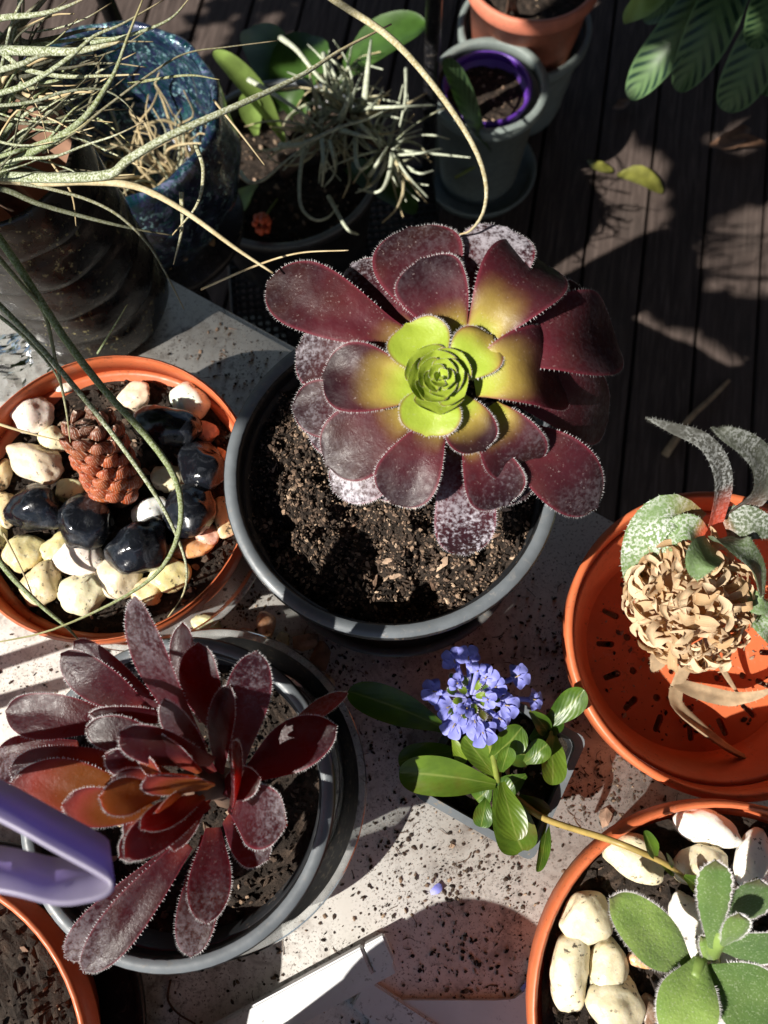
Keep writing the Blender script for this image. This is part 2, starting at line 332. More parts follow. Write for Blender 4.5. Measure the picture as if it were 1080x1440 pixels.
def m_cala():
    t = NT('striped_leaf', .4, .5); u, v = t.uv(); ev = t.math('ABSOLUTE', t.math('SUBTRACT', v, .5))
    s = t.mapr(t.math('SINE', t.math('MULTIPLY', t.math('SUBTRACT', u, t.math('MULTIPLY', ev, .35)), 70)), -.2, .5)
    col = t.mix(t.math('MULTIPLY', s, t.mapr(ev, .05, .3, .3, 1)), (.13, .22, .09), (.012, .04, .025)); col = t.mix(t.mapr(ev, .42, .5), col, (.16, .28, .12)); t.base(col); t.translucent((.3, .5, .12), .3); return t.m
M['cala'] = m_cala()
M['broad'] = m_simple('broad_green_leaf', (.05, .11, .02), .35, .3, 30, (.25, .42, .05), .3)
M['lime'] = m_simple('pale_green_leaf', (.25, .36, .09), .45, .3, 30, (.45, .6, .15), .3)
M['yellow_leaf'] = m_simple('yellow_green_leaf', (.2, .2, .04), .5, .3, 40, (.4, .4, .06), .25)
M['brown_leaf'] = m_simple('brown_leaf', (.22, .12, .07), .7, .35, 40, (.3, .16, .08), .2)
M['berry'] = m_simple('orange_berry', (.6, .1, .035), .4, .3, 60)
M['bark'] = m_simple('bark_chip', (.27, .165, .11), .9, .4, 90, bump=.8)
M['bark2'] = m_simple('pale_bark_chip', (.42, .29, .2), .9, .35, 90, bump=.8)
def m_strap():
    t = NT('lilac_plastic', .42, .5); t.base(t.mix(t.mapr(t.noise(35, 4), .3, .7), (.25, .225, .30), (.30, .27, .36))); t.bump(t.noise(200, 3), .1, .0005); t.translucent((.5, .38, .98), .26); return t.m
M['strap'] = m_strap()
M['film'] = M['clear']
def m_ground():
    t = NT('dark_earth', .95, .2); t.base(t.ramp(t.noise(3, 8, .7), [(.3, (.02, .015, .011)), (.7, (.055, .042, .03))])); t.bump(t.noise(20, 8, .7), .8, .03); return t.m
M['ground'] = m_ground()
M['brown_wall'] = m_simple('dark_board', (.10, .075, .06), .7, .2, 12)
M['foliage'] = m_simple('shrub_leaf', (.05, .09, .02), .45, .35, 30, (.2, .32, .04), .25)

# ------------------------------------------------------------------ generic builders
def ssin(u): return math.sin(max(0, min(1, u)) * math.pi / 2)
LEAFN = [0]
def leaf_mesh(mb, spine, W, up=V((0, 0, 1)), cup=.15, thick=.0025, um=.66, b0=.3, tipq=2.2, mucro=.0, cilia=0, clen=.0011, nu=16, nv=8, teeth=0, tamp=.08, twist=0, wave=0, fold=0, hmi=1, ptip=.5, jit=None):
    TT = [1 - (1 - i / nu) ** 1.65 for i in range(nu + 1)]; S = catmull(spine, nu, TT); L = sum((S[i + 1] - S[i]).length for i in range(nu)); top = []; bot = []; edge = {-1: [], 1: []}; uvs = []; LEAFN[0] += 1; sk = LEAFN[0] * 1.7; bow = .05 * math.sin(sk * 7.3)
    for i, p in enumerate(S):
        u = TT[i]; t = (S[min(i + 1, nu)] - S[max(i - 1, 0)]).normalized()
        s = t.cross(up)
        s = s.normalized() if s.length > 1e-5 else t.orthogonal().normalized()
        n = s.cross(t).normalized()
        if twist: q = Matrix.Rotation(twist * u, 3, t); s = q @ s; n = q @ n
        if u < um: w = b0 + (1 - b0) * ssin(u / um) ** 1.25
        else: w = max(0, 1 - ((u - um) / (1 - um)) ** tipq) ** ptip
        w *= W / 2; p = p + s * (L * bow * 4 * u * (1 - u) * .5); wl, wr = 1 + .05 * math.sin(5 * u + sk), 1 + .05 * math.sin(6 * u + 2 * sk)
        if teeth and u > .1: w *= 1 + tamp * (1 if (i % 2) else -1) * (u if teeth == 1 else 1)
        th = thick * (.45 + .55 * math.sin(math.pi * min(1, .15 + u * .8)))
        r1 = []; r2 = []
        for k in range(nv + 1):
            v = -1 + 2 * k / nv; h = cup * w * v * v * (1 if not fold else 0) + fold * w * abs(v) + wave * w * math.sin(u * 9 + v * 2) * abs(v)
            prof = math.sqrt(max(0, 1 - v * v)) if thick > .0015 else (1 - v * v)
            q = p + s * (w * v * (wl if v < 0 else wr)) + n * (h + .03 * w * mnoise.noise(V((u * 3.5 + sk, v * 1.6, sk))) * 3)
            r1.append(q + n * (th * .5 * prof)); r2.append(q - n * (th * .5 * prof * (1.2 if thick > .002 else 1)))
        if i == nu and mucro: r1 = [q + t * mucro for q in r1]; r2 = [q + t * mucro for q in r2]
        top += r1; bot += r2; uvs += [(u, k / nv) for k in range(nv + 1)]
        edge[-1].append((r1[0], -s, t, n)); edge[1].append((r1[-1], s, t, n))
    N = nv + 1; fs = []; fb = []
    for i in range(nu):
        for k in range(nv):
            a = i * N + k; fs.append((a, a + 1, a + N + 1, a + N)); fb.append((a, a + N, a + N + 1, a + 1))
    mb.add(top, fs, 0, uvs); mb.add(bot, fb, 0, uvs)
    if cilia:
        for sd in (-1, 1):
            E = edge[sd]
            for j in range(cilia):
                x = (.12 + .88 * (j + random.random() * .6) / cilia) * nu; i = min(int(x), nu - 1); f = x - i
                p = E[i][0].lerp(E[i + 1][0], f); nx = E[i + 1][0] - E[i][0]
                if nx.length < 1e-7: continue
                tt = nx.normalized(); o = tt.cross(E[i][3]) * (1 if sd > 0 else -1)
                if o.length < 1e-5: continue
                o = (o.normalized() + E[i][3] * random.uniform(-.35, .35) + tt * random.uniform(-.25, .4)).normalized()
                l = clen * random.uniform(.6, 1.3); w_ = clen * .16
                mb.add([p - tt * w_, p + tt * w_, p + o * l + E[i][3] * w_, ], [(0, 1, 2)], hmi, [(1, 0)] * 3)
    return S
def arch(B, T, up, bend=0, curl=0):
    B, T = V(B), V(T); d = (T - B).length
    return [B + (T - B) * t + up * (d * (bend * 4 * t * (1 - t) + curl * t ** 3)) for t in (0, .25, .5, .75, 1)]
def chunk_variants(k=6):
    out = []
    for _ in range(k):
        bm = bmesh.new(); bmesh.ops.create_icosphere(bm, subdivisions=1, radius=1)
        vs = np.array([v.co[:] for v in bm.verts]) * rng.uniform(.55, 1.25, (12, 1)); fs = np.array([[v.index for v in f.verts] for f in bm.faces]); bm.free(); out.append((vs, fs))
    return out
CH = chunk_variants()
def rand_rot(n):
    q = rng.normal(size=(n, 4)); q /= np.linalg.norm(q, axis=1)[:, None]; w, x, y, z = q.T
    return np.stack([1 - 2 * (y * y + z * z), 2 * (x * y - z * w), 2 * (x * z + y * w), 2 * (x * y + z * w), 1 - 2 * (x * x + z * z), 2 * (y * z - x * w), 2 * (x * z - y * w), 2 * (y * z + x * w), 1 - 2 * (x * x + y * y)], 1).reshape(n, 3, 3)
PAL = np.array([(.018, .013, .01), (.03, .022, .017), (.05, .034, .025), (.085, .058, .042), (.15, .10, .07), (.25, .17, .115), (.36, .26, .18)])
def chunks(pos, size, flat=.6, pal=PAL, w=None, flatworld=False):
    n = len(pos); Vs = []; Fs = []; Cs = []; base = 0
    kind = rng.integers(0, len(CH), n); Rm = rand_rot(n); ci = rng.choice(len(pal), n, p=w)
    for i in range(n):
        vs, fs = CH[kind[i]]; s = np.array([1, rng.uniform(.5, .9), rng.uniform(.3, .3 + flat)]) * size[i]
        if flatworld:
            a = rng.uniform(0, 6.28); c, sn = math.cos(a), math.sin(a); p = vs * s; p = np.stack([p[:, 0] * c - p[:, 1] * sn, p[:, 0] * sn + p[:, 1] * c, p[:, 2]], 1)
        else: p = (vs * s) @ Rm[i].T
        Vs.append(p + pos[i]); Fs.append(fs + base); base += 12; Cs.append(np.repeat(pal[ci[i]][None] * rng.uniform(.7, 1.3), 12, 0))
    return np.concatenate(Vs), np.concatenate(Fs), np.concatenate(Cs)
def mesh_np(name, v, f, c, mat, smooth=False, origin=(0, 0, 0), parent=None):
    off = np.array(origin) ; me = bpy.data.meshes.new(name); me.from_pydata((v - off).tolist(), [], f.tolist() if hasattr(f, 'tolist') else f); me.materials.append(mat)
    ca = me.color_attributes.new('col', 'FLOAT_COLOR', 'POINT'); c4 = np.ones((len(v), 4), np.float32); c4[:, :3] = c; ca.data.foreach_set('color', c4.ravel())
    if smooth: me.polygons.foreach_set('use_smooth', [True] * len(me.polygons))
    me.update(); o = bpy.data.objects.new(name, me); COL.objects.link(o); o.location = origin
    if parent: o.parent = parent; o.location = V(origin) - wloc(parent)
    return o
def soil_bed(label, c, rad, nchunk, smax=.006, mound=.004, seedz=0, dens=46, pal=PAL, w=None, chips=0, chipmat=('bark', 'bark2')):
    c = V(c); n = dens; vs = [(c.x, c.y, c.z)]; cs = [PAL[1]]; fs = []
    seg = 84
    def hgt(x, y):
        p = V((x * 34 + seedz, y * 34, seedz)); return mound * (mnoise.fractal(p, 1, 2, 5) * 1.1 + .35 * abs(mnoise.noise(p * 5)))
    for i in range(1, n + 1):
        r = rad * i / n
        for k in range(seg):
            a = 2 * math.pi * (k + .5 * (i % 2)) / seg; x, y = c.x + r * math.cos(a), c.y + r * math.sin(a); vs.append((x, y, c.z + hgt(x, y)))
            q = mnoise.noise(V((x * 160, y * 160, 3))); cs.append(PAL[1] * (1 + .8 * q) + (PAL[4] - PAL[1]) * max(0, q - .15) * .8)
    for k in range(seg): fs.append((0, 1 + k, 1 + (k + 1) % seg))
    for i in range(n - 1):
        a, b = 1 + i * seg, 1 + (i + 1) * seg
        for k in range(seg): fs.append((a + k, b + k, b + (k + 1) % seg, a + (k + 1) % seg))
    vs = np.array(vs); cs = np.array(cs)
    rr = rad * np.sqrt(rng.uniform(0, .97, nchunk)); aa = rng.uniform(0, 6.283, nchunk); px = c.x + rr * np.cos(aa); py = c.y + rr * np.sin(aa)
    sz = .0008 + (smax - .0008) * rng.power(.32, nchunk) * rng.uniform(.3, 1, nchunk)
    pz = np.array([c.z + hgt(x, y) for x, y in zip(px, py)]) + sz * rng.uniform(.0, .6, nchunk)
    v2, f2, c2 = chunks(np.stack([px, py, pz], 1), sz, .6, pal, w)
    faces = fs + (f2 + len(vs)).tolist()
    o = mesh_np('potting_soil', np.concatenate([vs, v2]), faces, np.concatenate([cs, c2]), M['soil'], False, tuple(c)); o['kind'] = 'stuff'; o['label'] = label; o['category'] = 'soil'
    for i in range(chips):
        a = random.uniform(0, 6.283); r = rad * .93 * math.sqrt(random.random()); x, y = c.x + r * math.cos(a), c.y + r * math.sin(a); mb = MB()
        L = random.uniform(.0025, .006); vsx, fsx = CH[i % 6]; rot = Matrix.Rotation(random.uniform(0, 6.28), 3, 'Z') @ Matrix.Rotation(random.uniform(-.5, .5), 3, 'X') @ Matrix.Rotation(random.uniform(-.4, .4), 3, 'Y')
        p0 = V((x, y, c.z + hgt(x, y) + .0012)); mb.add([p0 + rot @ V((q[0] * L, q[1] * L * random.uniform(.4, .6), q[2] * L * .22)) for q in vsx], [tuple(int(t) for t in f) for f in fsx])
        mb.build('bark_chip', M[random.choice(chipmat)], o, False)
    return o, hgt
def pebble_mesh(a, b, c, seed, facets=9, p=13, sub=4):
    rs = random.Random(seed); bm = bmesh.new(); bmesh.ops.create_icosphere(bm, subdivisions=sub, radius=1)
    ns = [(V((rs.gauss(0, 1), rs.gauss(0, 1), rs.gauss(0, 1))).normalized(), rs.uniform(.68, .98)) for _ in range(facets)]
    o = V((rs.uniform(0, 50), rs.uniform(0, 50), rs.uniform(0, 50)))
    for v in bm.verts:
        d = v.co.normalized(); s = 1.0 + sum((max(0, d.dot(n)) / h) ** p for n, h in ns); r = s ** (-1 / p) * 1.12
        r *= 1 + .16 * mnoise.noise(d * 1.4 + o) + .05 * mnoise.noise(d * 3.5 + o) + .015 * mnoise.noise(d * 9 + o); v.co = V((d.x * a, d.y * b, d.z * c)) * r
    me = bpy.data.meshes.new('pebble'); bm.to_mesh(me); bm.free(); me.polygons.foreach_set('use_smooth', [True] * len(me.polygons)); me.update(); return me
def put_pebble(name, px, py, w, h, ang, z, mat, color, label, cat, group, seed, facets=9, p=13, sub=4, tall=.72, sink=.35):
    q = at(px, py, z); s = pxm(q); a, b = w * s / 2, h * s / 2; c = min(a, b) * tall
    me = pebble_mesh(a, b, c, seed, facets, p, sub); me.materials.append(mat); me.name = name
    o = bpy.data.objects.new(name, me); COL.objects.link(o); o.location = at(px, py, z + c * (1 - sink)); o.rotation_euler = (random.uniform(-.15, .15), random.uniform(-.15, .15), -R(ang) - .116)
    o.color = (*color, 1); return tag(o, label, cat, group)
# ================================================================== setting
g = MB(); g.add([V((x, y, -.16)) for x, y in ((-80, -80), (80, -80), (80, 80), (-80, 80))], [(0, 1, 2, 3)])
o = g.build('ground', M['ground'], smooth=False); o['kind'] = 'structure'
pd = V((math.sin(R(16.5)), math.cos(R(16.5)), 0)); pn = V((pd.y, -pd.x, 0))
deck = MB()
for s in (-1.2, -.3, .6, 1.5, 2.4): box(deck, pd * s + pn * .2 + V((0, 0, -.075)), 3.4, .06, .09, Matrix((pn, pd, V((0, 0, 1)))).transposed())
deck = deck.build('deck', M['deck'], smooth=False); deck['kind'] = 'structure'
rotp = Matrix((pn, pd, V((0, 0, 1)))).transposed()
mb = MB(); box(mb, (0, 0, 0), .0965, 4.9, .028, None, bev=.002); pm = None
for k in range(-15, 15):
    c = pn * (.1726 + .1018 * k + .0509) + pd * 1.0 + V((0, 0, -.014 + random.uniform(-.0012, .0008)))
    if pm is None:
        po = mb.build('plank', M['deck'], smooth=False); pm = po.data
    else: po = bpy.data.objects.new('plank', pm); COL.objects.link(po)
    po.parent = deck; po.location = c; po.rotation_euler = (0, random.uniform(-.004, .004), -R(16.5) + random.uniform(-.0015, .0015))
# ---- table
e_ = V((.791, -.611, 0)).normalized(); n_ = V((-e_.y, e_.x, 0)); D0 = .2213; S0, S1, DB = -1.0, .56, -.62
tc = e_ * ((S0 + S1) / 2) + n_ * ((D0 + DB) / 2); trot = Matrix((e_, n_, V((0, 0, 1)))).transposed()
tb = thing('garden_table', 'white plastic garden table strewn with soil crumbs under all the pots', 'table', (tc.x, tc.y, 0))
mb = MB(); box(mb, (tc.x, tc.y, TZ - .014), S1 - S0, D0 - DB, .028, trot, bev=.006); mb.build('tabletop', M['table'], tb)
for sx in (S0 + .09, S1 - .09):
    for sy in (DB + .09, D0 - .11):
        mb = MB(); p = e_ * sx + n_ * sy; tube(mb, [V((p.x, p.y, .001)), V((p.x, p.y, TZ - .027))], .02, .026, 4, 12); mb.build('leg', M['white_pl'], tb)
# ---- loose soil on the table
def on_table(x, y): p = V((x, y, 0)); return S0 + .02 < p.dot(e_) < S1 - .02 and DB + .02 < p.dot(n_) < D0 - .012
pts = []
spots = [(330, 860, .03), (700, 1250, .05), (620, 1180, .06), (600, 1050, .07), (560, 980, .06), (800, 1000, .05), (820, 880, .05), (640, 1290, .06), (420, 1400, .06), (300, 1400, .05), (460, 960, .04), (100, 960, .05), (820, 1110, .04), (330, 520, .04), (560, 1230, .05), (690, 1370, .05), (450, 1010, .03), (870, 1080, .04), (740, 930, .05)]
while len(pts) < 9000:
    if random.random() < .74:
        a = random.choice(spots); c = at(a[0], a[1], TZ); x, y = random.gauss(c.x, a[2] * .62), random.gauss(c.y, a[2] * .62)
    else: x, y = random.uniform(-.42, .4), random.uniform(-.35, .42)
    if on_table(x, y) and mnoise.noise(V((x * 26, y * 26, 1))) > random.uniform(-.75, .35): pts.append((x, y, TZ + .0003))
pts = np.array(pts); sz = .0003 + .0019 * rng.power(.2, len(pts))
v_, f_, c_ = chunks(pts + np.stack([0 * sz, 0 * sz, sz * .25], 1), sz, .35, PAL, [.14, .22, .24, .2, .12, .05, .03], True)
o = mesh_np('spilled_soil', v_, f_, c_, M['crumb']); o['kind'] = 'stuff'; o['label'] = 'dark soil crumbs spilled over the white tabletop'; o['category'] = 'soil'

# ================================================================== pots
def pot(name, label, c, zb, R0, zr, R1, mat, rimmat=None, lip=.006, liph=.014, wall=.003, cat='pot', group=None, floor=True, collar=None, rings=0):
    c = V((c[0], c[1], 0)); t = thing(name, label, cat, (c.x, c.y, zb), group); h = zr - zb; rl = zr - liph
    f = (rl - zb) / h; Rl = R0 + (R1 - lip - R0) * f
    mb = MB(); pr = [(.0005, zb + .006), (R0 - wall - .002, zb + .006), (R0 - wall, zb + .009), (Rl - wall, rl), (R1 - lip - wall * .3, rl + .001), (R1 - lip - wall * .3, rl - .001), (Rl, rl - .001)]
    if rings:
        for i in range(1, 6): q = 1 - i / 6; pr.append((R0 + (Rl - R0) * q + (rings if i % 2 else 0), zb + (rl - zb) * q))
    pr += [(R0, zb + .004), (R0 - .003, zb), (.0005, zb)]
    lathe(mb, c, pr); w = mb.build('wall', mat, t)
    mb = MB(); a = R1 - lip - wall; b = liph
    lathe(mb, c, [(a, rl), (a + .0006, zr - .002), (a + .0022, zr), (R1 - .002, zr), (R1, zr - .002), (R1 - .0005, rl + .002), (R1 - .002, rl)], closed=True, wob=.0015)
    mb.build('rim', mat, t)
    if rimmat:
        mb = MB(); lathe(mb, c, [(a + .0012, zr - .0004), (a + .0016, zr + .0007), (R1 - .0012, zr + .0007), (R1 - .0008, zr - .0004)], wob=.0015); mb.build('lip', rimmat, t)
    return t
def saucer(name, label, c, zb, R0, zr, R1, mat, cat='saucer', wall=.0022):
    c = V((c[0], c[1], 0)); t = MB()
    lathe(t, c, [(.0005, zb), (R0, zb), (R0 + .004, zb + .003), (R1 - .003, zr - .001), (R1, zr), (R1 + .003, zr - .0005), (R1 + .003, zr - .003), (R1 - .0005, zr - .004), (R0 + .004 + wall, zb + .001), (R0, zb - wall + .0025), (.0005, zb - wall + .0025)], 96)
    o = t.build(name, mat, origin=(c.x, c.y, zb)); return tag(o, label, cat)
CB = (.007, .149); CL = (-.19, .178); CBL = (-.136, -.024); CR = (.2125, .032); CBR = (.161, -.176); CC = (-.327, -.172)
saucer('plant_saucer', 'dark grey saucer under the large black pot', CB, TZ + .001, .088, TZ + .02, .097, M['dark_saucer'])
pot('black_pot', 'large black plastic pot holding the green centred maroon rosette', CB, TZ + .004, .079, .76, .102, M['black_pl'], M['grey_rim'], .0065, .013)  # sunlit sheen of the rim top put in as a grey ring
soil_bed('dry crumbly brown soil under the green centred rosette', (CB[0], CB[1], .738), .0925, 14000, .0030, .014, 1, 70, w=[.10, .15, .18, .19, .18, .13, .07], chips=46, pal=PAL * 1.2)
saucer('clear_saucer', 'shallow clear plastic saucer under the terracotta pot of pebbles and black stones', CL, TZ + .001, .09, TZ + .018, .099, M['clear'])
pot('terracotta_pot', 'terracotta coloured pot with black stones and a brick red succulent column', CL, TZ + .004, .082, .70, .104, M['terra'], None, .0018, .02, .0018)
soil_bed('dark soil showing between cream pebbles and black stones', (CL[0], CL[1], .674), .0955, 2600, .005, .004, 5, 40, w=[.3, .28, .2, .12, .06, .03, .01], chips=16)
saucer('clear_saucer', 'deep clear plastic saucer around the grey pot of the upright dark succulent', (-.142, -.025), TZ + .001, .085, TZ + .043, .106, M['clear'])
pot('grey_pot', 'grey rimmed black pot standing in a clear saucer', CBL, TZ + .004, .07, .74, .0905, M['black_pl'], M['grey_rim'], .006, .012)
soil_bed('black damp soil under the upright dark succulent', (CBL[0], CBL[1], .705), .079, 1900, .0045, .004, 9, 36, w=[.34, .3, .18, .1, .05, .02, .01], chips=8)
pot('terracotta_pot', 'terracotta coloured pot with cream pebbles and a fuzzy green plant', CBR, TZ + .002, .088, .72, .115, M['terra'], None, .0025, .022, .0022)
soil_bed('moist black soil between cream pebbles and fuzzy green leaves', (CBR[0], CBR[1], .702), .106, 2600, .0055, .005, 13, 40, w=[.36, .3, .18, .09, .04, .02, .01], chips=14)
pot('terracotta_pot', 'terracotta coloured pot of bare black soil beside the lilac loop', CC, TZ + .004, .095, .70, .125, M['terra'], None, .003, .022, .0025)
soil_bed('bare black soil in the pot beside the lilac loop', (CC[0], CC[1], .672), .113, 1800, .006, .006, 17, 36, w=[.4, .32, .16, .08, .03, .01, .0], chips=6)
saucer('plant_saucer', 'black saucer under the pot of bare black soil', CC, TZ + .001, .118, TZ + .02, .126, M['black_pl'])
# ---- empty terracotta pot with slotted floor
zt = .68; cR = V((CR[0], CR[1], 0)); tp = thing('terracotta_pot', 'empty terracotta coloured pot with slotted floor and a dried plant lying in it', 'pot', (CR[0], CR[1], TZ))
mb = MB(); lathe(mb, cR, [(.074, TZ + .0135), (.0775, TZ + .016), (.0905, .655), (.094, .658), (.094, .656), (.0925, .655), (.080, TZ + .012), (.0785, TZ), (.075, TZ), (.074, TZ + .007)], 96, closed=True); mb.build('wall', M['terra'], tp)
mb = MB(); lathe(mb, cR, [(.094, .655), (.0975, zt - .001), (.0985, zt), (.1015, zt), (.1025, zt - .002), (.1, .653), (.0985, .652)], 96, closed=True); mb.build('rim', M['terra'], tp)
def slotted_floor():
    me = bpy.data.meshes.new('f'); bm = bmesh.new(); bmesh.ops.create_cone(bm, segments=72, radius1=.0755, radius2=.0755, depth=.004, cap_ends=True); bm.to_mesh(me); bm.free()
    fo = bpy.data.objects.new('f', me); COL.objects.link(fo)
    cut = bpy.data.meshes.new('c'); bm = bmesh.new()
    def cyl(x, y, r): bmesh.ops.create_cone(bm, segments=14, radius1=r, radius2=r, depth=.03, cap_ends=True, matrix=Matrix.Translation((x, y, 0)))
    def slot(x, y, l, w, a):
        ret = bmesh.ops.create_cone(bm, segments=12, radius1=w / 2, radius2=w / 2, depth=.03, cap_ends=True)
        for v in ret['verts']: v.co.x += (l - w) / 2 * (1 if v.co.x > 0 else -1)
        bmesh.ops.transform(bm, verts=ret['verts'], matrix=Matrix.Translation((x, y, 0)) @ Matrix.Rotation(a, 4, 'Z'))
    for k in range(16):
        a = 2 * math.pi * (k + .3) / 16; slot(.06 * math.cos(a), .06 * math.sin(a), .0135, .0048, a)
    for k in range(11): a = 2 * math.pi * (k + .1) / 11; cyl(.044 * math.cos(a), .044 * math.sin(a), .0027)
    for k in range(7): a = 2 * math.pi * (k + .4) / 7; cyl(.030 * math.cos(a), .030 * math.sin(a), .0024)
    for k in range(4): a = 2 * math.pi * (k + .2) / 4; slot(.018 * math.cos(a), .018 * math.sin(a), .011, .0042, a)
    cyl(0, 0, .0062); bm.to_mesh(cut); bm.free(); co = bpy.data.objects.new('c', cut); COL.objects.link(co)
    md = fo.modifiers.new('b', 'BOOLEAN'); md.operation = 'DIFFERENCE'; md.object = co; md.solver = 'EXACT'
    bpy.context.view_layer.update(); dg = bpy.context.evaluated_depsgraph_get(); nm = bpy.data.meshes.new_from_object(fo.evaluated_get(dg))
    bpy.data.objects.remove(fo); bpy.data.objects.remove(co); nm.materials.clear(); nm.materials.append(M['terra'])
    q = bpy.data.objects.new('slotted_floor', nm); COL.objects.link(q); q.parent = tp; q.location = (0, 0, .011); q.rotation_euler = (0, 0, .5); nm.polygons.foreach_set('use_smooth', [False] * len(nm.polygons)); return q
slotted_floor()
# soil scraps inside that pot
rr = .07 * np.sqrt(rng.uniform(0, 1, 260)); aa = rng.uniform(0, 6.28, 260); sz = .0005 + .0022 * rng.power(.3, 260)
v_, f_, c_ = chunks(np.stack([CR[0] + rr * np.cos(aa), CR[1] + rr * np.sin(aa), TZ + .0132 + sz * .2], 1), sz, .4, PAL, None, True)
o = mesh_np('soil_scraps', v_, f_, c_, M['crumb']); o['kind'] = 'stuff'; o['label'] = 'soil scraps on the slotted floor of the empty pot'; o['category'] = 'soil'
# ---- small square nursery pot
zq = .665; C4 = [at(596, 1100, zq), at(742, 1182, zq), at(812, 1050, zq), at(668, 985, zq)]; qc = sum(C4, V()) / 4
sd = (C4[1] - C4[0]).normalized(); s2 = V((-sd.y, sd.x, 0)); half = .043
sq = thing('square_pot', 'small square black plastic pot holding the blue flowered plant', 'pot', (qc.x, qc.y, TZ))
def ring4(h, z, r=.006, seg=4):
    out = []
    for sx, sy, a0 in ((1, 1, 0), (-1, 1, 90), (-1, -1, 180), (1, -1, 270)):
        for k in range(seg + 1): a = R(a0 + 90 * k / seg); out.append(V((qc.x, qc.y, z)) + sd * (sx * (h - r) + r * math.cos(a)) + s2 * (sy * (h - r) + r * math.sin(a)))
    return out
def loft(mb, rings, close=False, cap0=False, cap1=False, mi=0):
    N = len(rings[0]); vs = [p for r in rings for p in r]; fs = []
    for i in range(len(rings) - (0 if close else 1)):
        j = (i + 1) % len(rings)
        for k in range(N): fs.append((i * N + k, i * N + (k + 1) % N, j * N + (k + 1) % N, j * N + k))
    if cap0: fs.append(tuple(range(N))[::-1])
    if cap1: fs.append(tuple((len(rings) - 1) * N + k for k in range(N)))
    mb.add(vs, fs, mi)
mb = MB(); loft(mb, [ring4(.03, TZ + .001), ring4(half - .003, zq - .006), ring4(half - .0055, zq - .006), ring4(.029, TZ + .004)], cap0=True, cap1=True); mb.build('wall', M['black_pl'], sq, False)
mb = MB(); loft(mb, [ring4(half - .0055, zq - .0065), ring4(half - .005, zq), ring4(half, zq), ring4(half + .0005, zq - .0065)], True); mb.build('rim', M['grey_rim'], sq, False)
soil_bed('dark soil in the small square black pot', (qc.x, qc.y, zq - .012), .036, 500, .004, .003, 21, 14, chips=4, w=[.34, .3, .18, .1, .05, .02, .01])
mb = MB(); loft(mb, [ring4(.039, zq - .0135)], cap1=True); so = mb.build('soil_fill', M['ground'], sq, False)

# ================================================================== pebbles and stones
CREAM = (.78, .69, .46); WHITE = (.84, .80, .72); YEL = (.76, .60, .31); ORG = (.68, .34, .14); PINK = (.66, .38, .26)
G1 = 'pebbles on the soil around the brick red succulent'
CK = {'w': WHITE, 'c': CREAM, 'y': YEL, 'o': ORG, 'p': PINK}
for i, (x, y, w, h, a, k, l) in enumerate([(45, 583, 56, 50, -35, 'w', 'white pebble beside the shaded side wall, next to the red column'), (50, 648, 84, 52, 25, 'c', 'long cream pebble with a soil smudge above the first black stone'), (75, 618, 44, 34, 10, 'c', 'cream pebble half hidden behind the long cream one'), (188, 557, 52, 40, -10, 'c', 'cream pebble behind the top of the red column'),
        (268, 567, 56, 54, 20, 'w', 'large white pebble against the rim behind the glossy black stone'), (3, 668, 26, 48, 0, 'y', 'yellow pebble at the rim beyond the long cream one'), (8, 716, 32, 52, -10, 'y', 'yellow pebble touching the end black stone of the row'), (30, 777, 60, 50, -20, 'y', 'yellow pebble below the end black stone of the row'),
        (60, 818, 56, 62, 30, 'y', 'yellow pebble with blunt corners crossed by a thin dry blade'), (113, 787, 74, 50, 12, 'w', 'chalk white pebble below the middle black stone'), (82, 772, 44, 46, 30, 'y', 'yellow pebble tucked under the chalk white one'), (117, 836, 64, 54, -15, 'c', 'cream pebble with soil streaks near the rim below the chalk white one'),
        (167, 811, 58, 56, 30, 'c', 'plain cream pebble below the third black stone'), (240, 808, 56, 44, -20, 'y', 'yellow pebble crossed by the curved grass blade'), (206, 832, 50, 36, 5, 'y', 'small yellow pebble at the soil edge near the curved blade'), (212, 722, 50, 42, -25, 'w', 'white pebble between the column foot and the black stones'),
        (235, 674, 42, 38, 0, 'c', 'cream pebble under the glossy black stone'), (270, 770, 66, 28, -8, 'o', 'flat orange tan pebble below the stone under the blade'), (316, 727, 34, 54, -10, 'y', 'yellow pebble between the black pot rim and the stones'), (290, 607, 34, 28, 20, 'p', 'pink pebble beside the large white one'),
        (98, 690, 46, 32, 10, 'c', 'cream pebble behind the middle black stone of the row'), (86, 545, 34, 20, 0, 'w', 'small white pebble showing behind the column top'), (1, 757, 18, 44, 0, 'c', 'cream pebble sliver at the rim near the end black stone'), (308, 640, 26, 24, 0, 'o', 'small orange pebble beside the jagged black stone'), (292, 752, 40, 28, 20, 'p', 'pinkish pebble below the black stone under the blade')]):
    put_pebble('pebble', x, y, w, h, a, .676, M['pebble'], tuple(q * random.uniform(.9, 1.08) for q in CK[k]), l, 'pebble', G1, 100 + i)
KL = ['black stone with a pale base at the end of the row of three', 'rounded black stone in the middle of the row of three', 'black stone with a brown sheen nearest the yellow pebbles', 'black stone under the curved grass blade', 'rough jagged black stone beside the large black pot rim', 'large glossy black stone beside the red succulent column']
for i, (x, y, w, h, a, fz_, pz) in enumerate([(48, 716, 88, 64, 8, 7, 7), (123, 733, 80, 74, 30, 8, 7), (196, 769, 78, 80, -30, 7, 8), (265, 718, 74, 68, -15, 7, 9), (284, 653, 58, 70, -20, 8, 14), (236, 598, 92, 62, 12, 6, 8)]):
    put_pebble('black_stone', x, y, w, h, a, .682, M['blackstone'], (0, 0, 0), KL[i], 'stone', None, 300 + i, fz_, pz, 4, .8, .25)
G2 = 'pebbles on the soil around the fuzzy green plant'
